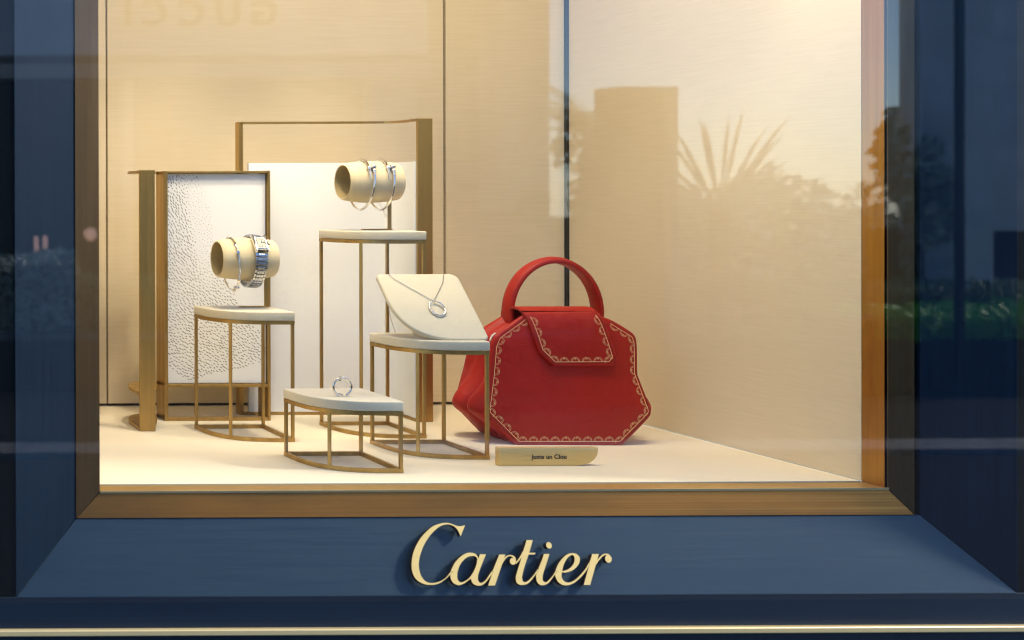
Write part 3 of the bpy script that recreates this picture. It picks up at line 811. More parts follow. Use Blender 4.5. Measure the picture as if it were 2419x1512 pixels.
b = MB(); b.tube([pe + Vector((-.001, 0, .001)), pe + ndir * .001, P[14].lerp(P[4], .5) + ndir * .001], .0004, 6); b.build('bail', m_silver, nk)

# ================================================================== FINGER RING
zT4 = EYE - .2370
rc = D(808.5, 903, c4[1] - RT * .62); 
rg = thing('finger_ring', 'white gold bent nail ring standing open on the lowest table', 'ring', (rc.x, rc.y, zT4))
rr_ = .0106; rc.z = zT4 + rr_ * .93 + .0012
P = []; rad = []
n = 70
for i in range(n + 1):
    a = R(-68 + 352 * i / n)                     # starts low on the right, up over the top, round to the left foot
    P.append(rc + Vector((math.cos(a) * rr_, .0010 - .0022 * i / n, math.sin(a) * rr_)))
P = []
rad = []
for i in range(n + 1):
    a = R(35 + 355 - 0) if False else R(-66 + 312 * i / n)
    P.append(rc + Vector((math.cos(a) * rr_, 0, math.sin(a) * rr_))); rad.append(.00155)
b = MB(); b.tube(P, rad, 12); b.build('band', m_silver, rg, smooth=50)
b = MB(); q = [rc + Vector((math.cos(R(a)) * (rr_ + .0006), -.0012, math.sin(R(a)) * (rr_ + .0006))) for a in range(28, 102, 6)]
b.tube(q, [.0002 + .0011 * min(1, i / 5) for i in range(len(q))], 10); b.build('nail_point', m_silver, rg, smooth=50)
hp = rc + Vector((math.cos(R(104)) * rr_, -.001, math.sin(R(104)) * (rr_ + .001)))
b = MB(); b.lathe([(0, 0), (0, .0018), (.0006, .0021), (.0014, .0016), (.0015, 0)], hp, (-.2, -.3, 1), 14); b.build('nail_head', m_silver, rg, smooth=40)
b = MB(); b.box(hp + Vector((.0005, .0022, -.0025)), .0022, .001, .0028); b.build('collar', m_silver, rg)
b = MB(); b.box((rc.x - .0008, rc.y + .002, zT4 + .0020), .0052, .0008, .0022, rot=Matrix.Rotation(R(18), 3, 'Y')); b.build('holding_clip', m_steel, rg)

# ================================================================== HANDBAG
cz5 = crop(1360, 760, .4496)
def hb(x, y): return cz5(x, y)
gl_ = F(*hb(500, 1335)); gr_ = F(*hb(1190, 1338))
ub = (gr_ - gl_).normalized(); ub.z = 0; ub.normalize()
backd = Vector((-ub.y, ub.x, 0))
lean = R(5)
vb = (Vector((0, 0, 1)) * math.cos(lean) + backd * math.sin(lean)).normalized()
nb = vb.cross(ub).normalized()
if nb.dot(backd) > 0: nb = -nb                 # points to the viewer
Ob = gl_.copy()
def uv(x, y):
    p = PL(*hb(x, y), Ob, nb); return ((p - Ob).dot(ub), (p - Ob).dot(vb))
front_z = [(560, 436, 'c'), (1045, 436, 'c'), (1070, 462), (1135, 488), (1252, 558), (1292, 596), (1306, 668), (1309, 840), (1322, 890), (1384, 1048), (1402, 1106), (1376, 1162), (1240, 1298), (1168, 1338), (840, 1339), (520, 1337), (446, 1300), (302, 1156), (272, 1104), (277, 1046), (300, 860), (308, 760), (316, 665), (332, 612), (362, 577), (530, 455)]
fo = catmull([(*uv(p[0], p[1]),) + tuple(p[2:]) for p in front_z], 6)
fo = [Vector(p) for p in fo]
cen = Vector((sum(p.x for p in fo) / len(fo), sum(p.y for p in fo) / len(fo)))
def dseg(p, a, c_):
    ab = c_ - a; t = max(0, min(1, (p - a).dot(ab) / max(ab.dot(ab), 1e-12))); return (p - (a + ab * t)).length
def height(p, B=.0045, dm=.045):
    d = min(dseg(p, fo[i], fo[(i + 1) % len(fo)]) for i in range(len(fo)))
    e = 1 - min(d / dm, 1); h = B * (1 - e * e)
    # soft hand-pressed dimple under the flap
    q = p - cen
    return h - .0016 * math.exp(-((q.x) ** 2 + (q.y - .012) ** 2) / .0009)
def P3(p, h): return Ob + ub * p[0] + vb * p[1] + nb * h
hbag = thing('handbag', 'red leather top handle bag with gold garland border and flap', 'handbag', ((gl_.x + gr_.x) / 2, gl_.y + .04, FLOOR))
b = MB(); rings = [1, .985, .95, .9, .84, .76, .66, .54, .4, .25, .1]; n = len(fo)
vs = []
for s_ in rings:
    for p in fo:
        q = cen + (p - cen) * s_; vs.append(P3(q, height(q) + (.0012 if s_ < 1 else 0)))
vs.append(P3(cen, height(cen) + .0012)); fs = []
for r in range(len(rings) - 1):
    for i in range(n):
        j = (i + 1) % n; fs.append((r * n + i, r * n + j, (r + 1) * n + j, (r + 1) * n + i))
r = len(rings) - 1
for i in range(n): fs.append((r * n + i, r * n + (i + 1) % n, len(vs) - 1))
base = len(vs)
for p in fo: vs.append(P3(p, -.0035))
for i in range(n): fs.append((i, base + i, base + (i + 1) % n, (i + 1) % n))
b.add(vs, fs); b.build('front_panel', m_leather, hbag, smooth=50)
# back panel
DEP = .080
lean2 = R(-9)
vb2 = (Vector((0, 0, 1)) * math.cos(lean2) + backd * math.sin(lean2)).normalized()
nb2_ = vb2.cross(ub).normalized(); nb2_ = nb2_ if nb2_.dot(backd) > 0 else -nb2_
Ob2 = Ob + backd * DEP
def P3b(p, h=0): return Ob2 + ub * p[0] + vb2 * (p[1] * .985) + nb2_ * h
b = MB()
vs = [P3b(p, 0) for p in fo] + [P3b(p, .003) for p in fo] + [P3b(cen, 0), P3b(cen, .008)]
fs = [(i, (i + 1) % n, n + (i + 1) % n, n + i) for i in range(n)] + [(i, (i + 1) % n, 2 * n) for i in range(n)] + [(n + i, n + (i + 1) % n, 2 * n + 1) for i in range(n)]
b.add(vs, fs); b.build('back_panel', m_leather, hbag, smooth=40)
# gusset between the two, folded inwards towards the top
topv = max(p.y for p in fo)
b = MB(); Kd = 18; vs = []; fs = []
idx = [i for i in range(n) if i >= 7]                       # skip the open mouth
for i in idx:
    p = fo[i]; A = P3(p, -.0030); Cc = P3b(p, .0002)
    side = 1 if p.x > cen.x else -1
    outd = (ub * (p.x - cen.x) + Vector((0, 0, 1)) * (p.y - cen.y)).normalized()
    hh = p.y / topv
    for j in range(Kd + 1):
        t = j / Kd
        fold = max(0, (hh - .30) / .7) ** 1.1
        edge = min(1, abs(p.x - cen.x) / .07)
        inw = -.028 * fold * (1 - abs(2 * t - .9) ** 1.3 if abs(2 * t - .9) < 1 else 0)
        inw += .0035 * math.sin(2 * math.pi * t * 1.5 + .6) * edge * (1 - abs(hh - .35) * 1.5 if abs(hh - .35) < .66 else 0) * math.sin(math.pi * t)
        bul = .015 * math.exp(-((hh - .30) / .13) ** 2) * math.sin(math.pi * t) ** .7 * edge
        inw += bul - .015 * math.exp(-((t - .38) / .06) ** 2) + .004 * math.exp(-((t - .62) / .10) ** 2) * max(0, min(1, (hh - .22) / .2)) * edge
        if hh < .05: inw = 0
        q = A.lerp(Cc, t) + (ub * side) * inw * (1 if abs(outd.z) < .9 else 0)
        vs.append(q)
for a_i in range(len(idx) - 1):
    for j in range(Kd):
        fs.append((a_i * (Kd + 1) + j, a_i * (Kd + 1) + j + 1, (a_i + 1) * (Kd + 1) + j + 1, (a_i + 1) * (Kd + 1) + j))
b.add(vs, fs); b.build('gusset', m_leather, hbag, smooth=80)
# flap
flap_z = [(512, 428), (1022, 420)]
lft = [uv(512, 430), uv(540, 475), uv(560, 540), uv(585, 620), uv(612, 700)]
fl_bot = [uv(612, 700), uv(712, 793), uv(1096, 793), uv(1137, 735)]
rgtp = [uv(1025, 422), uv(1060, 480), uv(1092, 580), uv(1118, 670), uv(1137, 735)]
flap_out = [Vector(q) for q in ([uv(516, 432)] + [uv(1024, 424)] + [uv(1060, 490)] + [uv(1098, 600)] + [uv(1133, 718)] + [uv(1138, 738)] + [uv(1130, 756)] + [uv(1104, 788)] + [uv(1088, 795)] + [uv(725, 797)] + [uv(706, 790)] + [uv(625, 712)] + [uv(612, 692)] + [uv(580, 600)] + [uv(550, 500)])]
fl_c = [(q.x, q.y, 'c') if i < 2 else (q.x, q.y) for i, q in enumerate(flap_out)]
fd = [Vector(q) for q in catmull(fl_c, 6)]
vtop = max(q.y for q in fd)
def fh(q):                                                    # height of the flap's outer face over the bag plane
    base_ = max(height(Vector(q)), 0) + .0052
    k_ = max(0, (q[1] - (vtop - .012)) / .012)
    return base_ - .004 * k_ * k_
fc = Vector((sum(q.x for q in fd) / len(fd), sum(q.y for q in fd) / len(fd)))
b = MB(); nf = len(fd); vs = []; fs = []
frs = [1, .98, .94, .86, .74, .6, .42, .22]
for s_ in frs:
    for p in fd:
        q = fc + (p - fc) * s_; vs.append(P3(q, fh(q) - (.0009 if s_ == 1 else 0)))
vs.append(P3(fc, fh(fc)))
for r in range(len(frs) - 1):
    for i in range(nf):
        j = (i + 1) % nf; fs.append((r * nf + i, r * nf + j, (r + 1) * nf + j, (r + 1) * nf + i))
r = len(frs) - 1
for i in range(nf): fs.append((r * nf + i, r * nf + (i + 1) % nf, len(vs) - 1))
base = len(vs)
for p in fd: vs.append(P3(p, fh(p) - .0036))
for i in range(nf): fs.append((i, base + i, base + (i + 1) % nf, (i + 1) % nf))
# the part that turns over the mouth and runs to the back
uL, uR = flap_out[0].x, flap_out[1].x
row0 = [P3((uL + (uR - uL) * k / 12, vtop), fh((uL, vtop)) - .0009) for k in range(13)]
backtop = P3b((0, topv)).copy()
rows = []
hb_ = (backtop - P3((0, vtop), 0)).dot(backd)
for (dd, dz) in ((0, 0), (.004, .0022), (.009, .0036), (.018, .0042), (hb_ * .55, .0040), (hb_ * .8, .0030), (hb_ + .004, .0), (hb_ + .007, -.006), (hb_ + .007, -.02)):
    rows.append([q + backd * dd + Vector((0, 0, dz)) for q in row0])
o_ = len(vs); vs += [q for rw in rows for q in rw]
for i in range(len(rows) - 1):
    for k in range(12): fs.append((o_ + i * 13 + k, o_ + i * 13 + k + 1, o_ + (i + 1) * 13 + k + 1, o_ + (i + 1) * 13 + k))
o2 = len(vs); vs += [q - Vector((0, 0, .003)) - (backd * .003 if i > 6 else backd * 0) for i, rw in enumerate(rows) for q in rw]
for i in range(len(rows) - 1):
    for k in range(12): fs.append((o2 + i * 13 + k, o2 + (i + 1) * 13 + k, o2 + (i + 1) * 13 + k + 1, o2 + i * 13 + k + 1))
    fs.append((o_ + i * 13, o_ + (i + 1) * 13, o2 + (i + 1) * 13, o2 + i * 13))
    fs.append((o_ + i * 13 + 12, o2 + i * 13 + 12, o2 + (i + 1) * 13 + 12, o_ + (i + 1) * 13 + 12))
b.add(vs, fs); flap = b.build('flap', m_leather, hbag, smooth=50)

# decoration: gold line, scalloped garland and stitching
def resample(P, step):
    out = [P[0]]; acc = 0
    for i in range(len(P) - 1):
        a, c_ = P[i], P[i + 1]; L = (c_ - a).length; pos = step - acc
        while pos <= L: out.append(a + (c_ - a) * (pos / L)); pos += step
        acc = L - (pos - step)
    return out
def decorate(poly, hfun, start, end, par, inner, line=.0052, stitch=.0026):
    """poly walked from index start to end, inner = +1/-1 side"""
    c_ = [Vector(q) for q in inset([tuple(q) for q in poly], line)]
    st = [Vector(q) for q in inset([tuple(q) for q in poly], stitch)]
    seq = [i % len(poly) for i in range(start, end + 1)]
    L = [c_[i] for i in seq]; S = [st[i] for i in seq]
    L = [q for k, q in enumerate(L) if k == 0 or (q - L[k - 1]).length > 2e-4]
    b = MB(); wl = .00030
    Ls = resample(L, .0012)
    for i in range(len(Ls) - 1):
        a, d_ = Ls[i], Ls[i + 1]; t = (d_ - a).normalized(); nn = Vector((-t.y, t.x)) * wl
        b.add([P3(a - nn, hfun(a) + .0018), P3(a + nn, hfun(a) + .0018), P3(d_ + nn, hfun(d_) + .0018), P3(d_ - nn, hfun(d_) + .0018)], [(0, 1, 2, 3)])
    b.build('gold_line', m_foil, par, merge=0)
    # scallops
    b = MB(); pitch = .0131; tot = sum((Ls[i + 1] - Ls[i]).length for i in range(len(Ls) - 1)); ns_ = int(tot / pitch); pitch = tot / ns_
    cents = resample(L, pitch / 2)
    def disc(p, r):
        h = hfun(p) + .0018
        b.add([P3((p.x + r * math.cos(k * math.pi / 3), p.y + r * math.sin(k * math.pi / 3)), h) for k in range(6)], [tuple(range(6))])
    for k in range(1, len(cents) - 1, 2):
        c0 = cents[k]; t = (cents[k + 1] - cents[k - 1]).normalized(); nn = Vector((-t.y, t.x)) * inner
        for rr, dr, m_ in ((.0054, .00036, 17), (.0040, .00032, 14)):
            for j in range(m_):
                a = math.pi * (j + .5) / m_; disc(c0 + t * (rr * math.cos(a)) + nn * (rr * math.sin(a) + .0004), dr)
        for j in range(7):
            a = 2 * math.pi * j / 7; disc(c0 + nn * .0050 * .82 + (t * math.cos(a) + nn * math.sin(a)) * .0009, .00028)
    b.build('gold_garland', m_foil, par, merge=0)
    b = MB(); Ss = resample(S, .0018)
    for i in range(len(Ss) - 1):
        a, d_ = Ss[i], Ss[i].lerp(Ss[i + 1], .62); t = (d_ - a).normalized(); nn = Vector((-t.y, t.x)) * .00026
        b.add([P3(a - nn, hfun(a) + .0016), P3(a + nn, hfun(a) + .0016), P3(d_ + nn, hfun(d_) + .0016), P3(d_ - nn, hfun(d_) + .0016)], [(0, 1, 2, 3)])
    b.build('stitching', m_stitch, par, merge=0)
def coarse(L): return [Vector(uv(*q)) for q in L]
cf = coarse([(1045, 448), (1128, 484), (1288, 584), (1306, 640), (1309, 845), (1403, 1098), (1398, 1132), (1195, 1337), (485, 1337), (275, 1125), (272, 1085), (302, 840), (316, 660), (345, 590), (548, 443)])
def sg_(P): return 1 if sum(P[i].x * P[(i + 1) % len(P)].y - P[(i + 1) % len(P)].x * P[i].y for i in range(len(P))) > 0 else -1
decorate(cf, height, 1, len(cf) - 1, hbag, sg_(cf))
cfl = coarse([(1026, 424), (1066, 506), (1138, 742), (1096, 795), (713, 797), (611, 698), (548, 498), (514, 432)])
decorate(cfl, lambda q: fh(q) - .0015, 0, len(cfl) - 1, flap, sg_(cfl))
# handle
hm = Ob + backd * (DEP * .45)
hz = D(*hb(729, 440), hm.y + .01).z
ycen = hm.y + .012
xl = D(*hb(415, 440), ycen).x; xrh = D(*hb(1040, 440), ycen).x
apz = D(*hb(740, 74), ycen).z
cxh = (xl + xrh) / 2 + .0010; rxh = (xrh - xl) / 2 - .002; rzh = apz - hz - .002
prof = [(-.0102, 0), (-.0099, .0024), (-.0085, .0036), (-.0045, .0050), (0, .0058), (.0045, .0050), (.0085, .0036), (.0099, .0024), (.0102, 0), (.0099, -.0020), (.0085, -.0028), (0, -.0032), (-.0085, -.0028), (-.0099, -.0020)]
vs = []; fs = []; NA = 64; npf = len(prof)
angs = []
for i in range(NA + 1): angs.append(R(214 - 248 * i / NA))
for a in angs:
    if math.sin(a) >= 0: c_ = Vector((cxh + rxh * math.cos(a), ycen, hz + rzh * math.sin(a))); nr = Vector((math.cos(a) / rxh, 0, math.sin(a) / rzh)).normalized()
    else:
        s_ = 1 if math.cos(a) > 0 else -1
        dn = -math.sin(a) * rxh * .55
        c_ = Vector((cxh + s_ * (rxh - .10 * dn), ycen, hz - dn)); nr = Vector((s_, 0, -.08)).normalized()
    for (dy, dr) in prof: vs.append(c_ + Vector((0, dy, 0)) + nr * dr)
for i in range(NA):
    for k in range(npf): fs.append((i * npf + k, i * npf + (k + 1) % npf, (i + 1) * npf + (k + 1) % npf, (i + 1) * npf + k))
fs += [tuple(range(npf)), tuple(NA * npf + k for k in range(npf - 1, -1, -1))]
b = MB(); b.add(vs, fs); hd = b.build('handle', m_leather, hbag, smooth=45)
b = MB()
for dy in (-.0084, .0084):
    for i in range(2, NA * 2 - 2):
        a = R(214 - 248 * i / (NA * 2))
        if math.sin(a) < 0: continue
        nr = Vector((math.cos(a) / rxh, 0, math.sin(a) / rzh)).normalized(); tg = Vector((-nr.z, 0, nr.x))
        c_ = Vector((cxh + rxh * math.cos(a), ycen + dy, hz + rzh * math.sin(a))) + nr * .0037
        b.box(c_, .0002, .0002, .0002) if False else b.add([c_ - tg * .0006 - Vector((0, .0002, 0)), c_ + tg * .0006 - Vector((0, .0002, 0)), c_ + tg * .0006 + Vector((0, .0002, 0)), c_ - tg * .0006 + Vector((0, .0002, 0))], [(0, 1, 2, 3)])
b.build('handle_stitching', m_stitch, hd, merge=0)
b = MB()
c0 = vs_foot = Vector((cxh - rxh + .0055, ycen, hz - .030))
b.box(c0, .0065, .017, .020, rot=Matrix.Rotation(R(8), 3, 'Y')); b.build('handle_tab', m_leather, hbag, bevel=.002, seg=3, smooth=50)
# pale piping seen at the left shoulder
b = MB()
q = [P3b(Vector(p), -.001) + Vector((0, -.046, 0)) for p in fo[-16:-7]]
q = [P3(p, -.006) for p in fo[n - 20:n - 11]]
b.tube(q, .0012, 8); b.build('piping', M('pale_piping', (.75, .7, .6), .5), hbag, smooth=50)

# ================================================================== NAME PLATE
pa = F(1170.5, 1098.5); pb_ = F(1180, 1101.5); pc_ = F(1413, 1101)
px0, px1 = pb_.x, D(1413, 1060, pb_.y).x; py = pb_.y
hplate = D(1200, 1058.5, py).z - FLOOR
npz = thing('name_plate', 'small satin gold block with a curved end and black lettering in front of the handbag', 'name plate', ((px0 + px1) / 2, py, FLOOR))
prof = [(px0, FLOOR + .0002), (px1 - .030, FLOOR + .0002)]
for i in range(1, 13):
    a = R(90 * i / 12); prof.append((px1 - .030 + .030 * math.sin(a) ** .9, FLOOR + .0002 + (hplate - .003) * (1 - math.cos(a)) ** 1.15))
prof += [(px1, FLOOR + hplate), (px0, FLOOR + hplate)]
b = MB(); m = len(prof); dpl = .0085
b.add([(x, py, z) for x, z in prof] + [(x, py + dpl, z) for x, z in prof], [tuple(range(m)), tuple(range(2 * m - 1, m - 1, -1))] + [(i, m + i, m + (i + 1) % m, (i + 1) % m) for i in range(m)])
b.build('plate', m_plate, npz, bevel=.0004, seg=2, smooth=30)
def text_mesh(s, size, extrude, mat, name, parent, loc, rotz=0.0, width=None, offset=0.0):
    cu = bpy.data.curves.new(name, 'FONT'); cu.body = s; cu.size = size; cu.extrude = extrude; cu.align_x = 'CENTER'; cu.align_y = 'CENTER'; cu.offset = offset
    tmp = bpy.data.objects.new(name, cu); col.objects.link(tmp); bpy.context.view_layer.update()
    me = bpy.data.meshes.new_from_object(tmp.evaluated_get(bpy.context.evaluated_depsgraph_get()))
    bpy.data.objects.remove(tmp)
    xs = [v.co.x for v in me.vertices]; k = (width / (max(xs) - min(xs))) if width else 1
    me.transform(Matrix.Diagonal((k, k, 1, 1))); me.transform(Matrix.Rotation(math.pi / 2, 4, 'X')); me.transform(Matrix.Rotation(rotz, 4, 'Z'))
    me.materials.clear(); me.materials.append(mat)
    o = bpy.data.objects.new(name, me); col.objects.link(o); o.location = loc
    if parent is not None: attach(o, parent)
    return o
tl = D(*cz5(590, 1416), py); tr2 = D(*cz5(829, 1416), py)
text_mesh('Juste un Clou', .01, .00012, m_text, 'lettering', npz, ((tl.x + tr2.x) / 2, py - .0004, tl.z - .0003), width=tr2.x - tl.x, offset=.00012)

# ================================================================== SHOP SIGN LETTERS
L1 = crop(1240, 1580, .15213); L2 = crop(1480, 1620, .12564); L3 = crop(1660, 1640, .11242)
SC = 4.0; OX, OY = 960.0, 1225.0; GW, GH = int(500 * SC), int(175 * SC)
def tog(cr, pts): return [((cr(p[0], p[1])[0] - OX) * SC, (cr(p[0], p[1])[1] - OY) * SC) + tuple(p[2:]) for p in pts]
yy, xx = np.mgrid[0:GH, 0:GW]
def fillpoly(P):
    mask = np.zeros((GH, GW), bool); P = [(float(p[0]), float(p[1])) for p in P]; j = len(P) - 1
    for i in range(len(P)):
        xi, yi = P[i]; xj, yj = P[j]
        if yi != yj:
            cnd = ((yi > yy) != (yj > yy)) & (xx < (xj - xi) * (yy - yi) / (yj - yi) + xi); mask ^= cnd
        j = i
    return mask
def outl(cr, pts): return fillpoly(catmull(tog(cr, pts), 8))
def stroke(cr, pts, sc_):
    g = tog(cr, [(p[0], p[1]) for p in pts]); m_ = np.zeros((GH, GW), bool)
    c_ = catmull(g, 14, closed=False); W = [p[2] * sc_ / 1.29434 * SC / 2 for p in pts]
    for k, q in enumerate(c_):
        f = k / 14; i = min(int(f), len(W) - 2); r = W[i] + (W[i + 1] - W[i]) * (f - i)
        x0, x1, y0, y1 = int(q[0] - r - 2), int(q[0] + r + 3), int(q[1] - r - 2), int(q[1] + r + 3)
        x0, y0 = max(0, x0), max(0, y0)
        s_ = (slice(y0, y1), slice(x0, x1)); m_[s_] |= ((xx[s_] - q[0]) ** 2 + (yy[s_] - q[1]) ** 2) <= r * r
    return m_
def ell(cr, cx, cy, rx, ry, ang):
    P = [(cx + rx * math.cos(t) * math.cos(R(ang)) - ry * math.sin(t) * math.sin(R(ang)), cy + rx * math.cos(t) * math.sin(R(ang)) + ry * math.sin(t) * math.cos(R(ang))) for t in (2 * math.pi * k / 40 for k in range(40))]
    return fillpoly(tog(cr, P))
S1, S2, S3 = .15213, .12564, .11242
gC = outl(L1, [(1200, 165, 'c'), (1105, 398, 'c'), (1080, 330), (1030, 245), (960, 185), (880, 158), (800, 158), (700, 190), (600, 265), (500, 370), (410, 500), (340, 640), (290, 790), (268, 930), (275, 1060), (310, 1180), (370, 1270), (440, 1318), (520, 1333), (620, 1322), (720, 1285), (820, 1215), (905, 1110, 'c'), (960, 1100, 'c'), (895, 1168, 'c'), (820, 1240), (720, 1315), (620, 1358), (520, 1370), (400, 1360), (290, 1315), (200, 1240), (145, 1130), (122, 1000), (130, 850), (165, 700), (225, 560), (310, 420), (420, 300), (540, 200), (670, 145), (790, 123), (890, 132), (980, 165), (1050, 188), (1120, 188)])
gA = outl(L1, [(1462, 850, 'c'), (1448, 800), (1400, 745), (1310, 723), (1210, 740), (1110, 800), (1010, 900), (940, 1020), (908, 1110), (903, 1200), (925, 1280), (980, 1345), (1070, 1375), (1170, 1345), (1250, 1290), (1315, 1245, 'c'), (1330, 1300), (1370, 1355), (1450, 1385), (1540, 1375), (1620, 1310), (1680, 1230), (1735, 1155, 'c'), (1740, 1110, 'c'), (1680, 1200), (1600, 1285), (1540, 1325), (1490, 1320), (1457, 1270), (1455, 1200), (1475, 1120), (1545, 930), (1618, 755, 'c'), (1495, 755, 'c')])
gA &= ~outl(L1, [(1350, 788), (1420, 810), (1440, 870), (1420, 980), (1370, 1100), (1290, 1220), (1200, 1290), (1120, 1318), (1065, 1290), (1040, 1220), (1045, 1110), (1085, 990), (1150, 890), (1240, 815)])
gA |= stroke(L2, [(0, 1290, 38), (60, 1228, 38), (130, 1130, 40), (200, 1020, 30)], S2)
gR = fillpoly(tog(L2, [(370, 603), (518, 603), (480, 720), (265, 1355), (100, 1355), (186, 1100), (160, 1100), (230, 950), (300, 780)]))
gR |= stroke(L2, [(440, 800, 40), (492, 715, 36), (550, 655, 34), (620, 628, 28), (690, 640, 36), (738, 682, 48), (750, 745, 60)], S2)
gR |= ell(L2, 702, 768, 72, 84, -25)
gT = outl(L2, [(1035, 250, 'c'), (1187, 250, 'c'), (1100, 555), (1050, 700), (990, 880), (935, 1090), (928, 1180), (945, 1245), (985, 1273), (1040, 1262), (1110, 1210), (1200, 1110), (1290, 985, 'c'), (1330, 930, 'c'), (1300, 1025, 'c'), (1240, 1110), (1150, 1230), (1060, 1310), (950, 1342), (860, 1335), (800, 1290), (775, 1210), (782, 1110), (840, 910), (908, 688, 'c'), (905, 640, 'c'), (975, 450)])
gT |= fillpoly(tog(L2, [(1090, 560), (1257, 560), (1236, 599), (1075, 601)]))
gT |= stroke(L2, [(730, 838, 30), (790, 795, 36), (850, 725, 36), (905, 640, 38), (950, 540, 30)], S2)
gI = outl(L2, [(1457, 588, 'c'), (1593, 588, 'c'), (1500, 880), (1437, 1080), (1425, 1180), (1440, 1245), (1480, 1273), (1530, 1265), (1600, 1200), (1680, 1105), (1750, 985, 'c'), (1765, 1020, 'c'), (1690, 1140), (1600, 1260), (1520, 1325), (1420, 1350), (1340, 1325), (1285, 1250), (1268, 1150), (1275, 1070), (1297, 1000), (1400, 760)])
gI |= ell(L2, 1580, 378, 66, 82, -28)
gE = outl(L3, [(325, 985, 'c'), (345, 920), (400, 790), (480, 660), (580, 550), (700, 475), (830, 457), (930, 490), (995, 570), (1005, 660), (970, 760), (890, 860), (780, 935), (660, 975), (585, 987), (518, 975, 'c'), (508, 1080), (530, 1160), (580, 1220), (650, 1250), (740, 1250), (850, 1200), (960, 1110), (1080, 980), (1180, 850), (1250, 720, 'c'), (1275, 760, 'c'), (1180, 930), (1080, 1060), (960, 1180), (840, 1270), (720, 1320), (600, 1332), (500, 1305), (410, 1230), (350, 1120)])
gE &= ~outl(L3, [(800, 505), (845, 535), (862, 600), (855, 690), (820, 770), (750, 850), (660, 912), (523, 947, 'c'), (540, 860), (580, 740), (640, 630), (720, 540)])
gR2 = fillpoly(tog(L3, [(1340, 478), (1523, 478), (1482, 640), (1440, 775), (1285, 1322), (1110, 1322), (1258, 790), (1235, 780), (1300, 630)]))
gR2 |= stroke(L3, [(1440, 740, 44), (1500, 655, 40), (1580, 560, 44), (1650, 505, 42), (1730, 487, 32), (1790, 520, 60)], S3)
gR2 |= ell(L3, 1782, 612, 88, 108, -18)
def blur(a, r=2):
    a = a.astype(float)
    for _ in range(2):
        for ax in (0, 1):
            a = sum(np.roll(a, k, ax) for k in range(-r, r + 1)) / (2 * r + 1)
    return a
def contours(f, lev=.5):
    """marching squares; returns closed loops with sub-cell precision"""
    A = f > lev; H, Wd = f.shape; segs = {}
    c = A[:-1, :-1].astype(int) + 2 * A[:-1, 1:] + 4 * A[1:, 1:] + 8 * A[1:, :-1]
    ys, xs = np.nonzero((c > 0) & (c < 15))
    tab = {1: [(3, 0)], 2: [(0, 1)], 3: [(3, 1)], 4: [(1, 2)], 5: [(3, 0), (1, 2)], 6: [(0, 2)], 7: [(3, 2)], 8: [(2, 3)], 9: [(2, 0)], 10: [(0, 1), (2, 3)], 11: [(2, 1)], 12: [(1, 3)], 13: [(1, 0)], 14: [(0, 3)]}
    def key(y, x, e): return (y, x, 'h') if e == 0 else (y, x + 1, 'v') if e == 1 else (y + 1, x, 'h') if e == 2 else (y, x, 'v')
    for y, x in zip(ys.tolist(), xs.tolist()):
        for a, b_ in tab[c[y, x]]: segs[key(y, x, a)] = key(y, x, b_)
    def pos(k):
        y, x, t = k
        if t == 'h': v0, v1 = f[y, x], f[y, x + 1]; return (x + (lev - v0) / (v1 - v0 + 1e-12), y)
        v0, v1 = f[y, x], f[y + 1, x]; return (x, y + (lev - v0) / (v1 - v0 + 1e-12))
    loops = []; used = set()
    for s in list(segs):
        if s in used: continue
        lp = []; k = s
        while k in segs and k not in used: used.add(k); lp.append(pos(k)); k = segs[k]
        if len(lp) > 24: loops.append(lp)
    return loops
# plane of the letters' faces: parallel to the navy border below the window
pA = D(1200, 1230, z1); pA.z = nB; pA.y = z1 + .0012; pB = Vector((pA.x, z2, fB))
sdir = (pA - pB).normalized(); sn = Vector((0, -sdir.z, sdir.y)).normalized()
if sn.y > 0: sn = -sn
faceO = pB + sn * .0085
sign = thing('shop_sign', 'raised pale gold script letters spelling Cartier on the navy border', 'sign', D(1205, 1310, z2 + .015))
done = np.zeros((GH, GW), bool)
letters = [gC, gA, gR, gT, gI, gE, gR2]
for mk in letters:
    mm = mk & ~done
    fld = blur(mm, 1)
    grow = done | mk
    cu = bpy.data.curves.new('letter', 'CURVE'); cu.dimensions = '2D'; cu.fill_mode = 'BOTH'; cu.extrude = .0028; cu.bevel_depth = 0.0
    for lp in contours(np.pad(fld, 2)):
        lp = lp[::2]
        # light smoothing keeps the corners but removes the raster steps
        sp = cu.splines.new('POLY'); sp.points.add(len(lp) - 1); sp.use_cyclic_u = True
        for i, (gx, gy) in enumerate(lp):
            ax = sum(lp[(i + k) % len(lp)][0] for k in (-1, 0, 1)) / 3; ay = sum(lp[(i + k) % len(lp)][1] for k in (-1, 0, 1)) / 3
            q = PL((ax - 2) / SC + OX, (ay - 2) / SC + OY, faceO, sn)
            sp.points[i].co = ((q - faceO).x, (q - faceO).dot(sdir), 0, 1)
    tmp = bpy.data.objects.new('letter', cu); col.objects.link(tmp); bpy.context.view_layer.update()
    me = bpy.data.meshes.new_from_object(tmp.evaluated_get(bpy.context.evaluated_depsgraph_get())); bpy.data.objects.remove(tmp)
    me.materials.clear(); me.materials.append(m_sign_gold); me.materials.append(m_sign_side)
    for p in me.polygons: p.material_index = 0 if abs(p.normal.z) > .9 else 1
    X = Vector((1, 0, 0)); Zl = sn; Yl = sdir
    mat = Matrix((X, Yl, Zl)).transposed().to_4x4(); mat.translation = faceO - sn * .0028
    me.transform(mat)
    o = bpy.data.objects.new('letter', me); col.objects.link(o); attach(o, sign)
    done |= blur(mk, 1) > .02

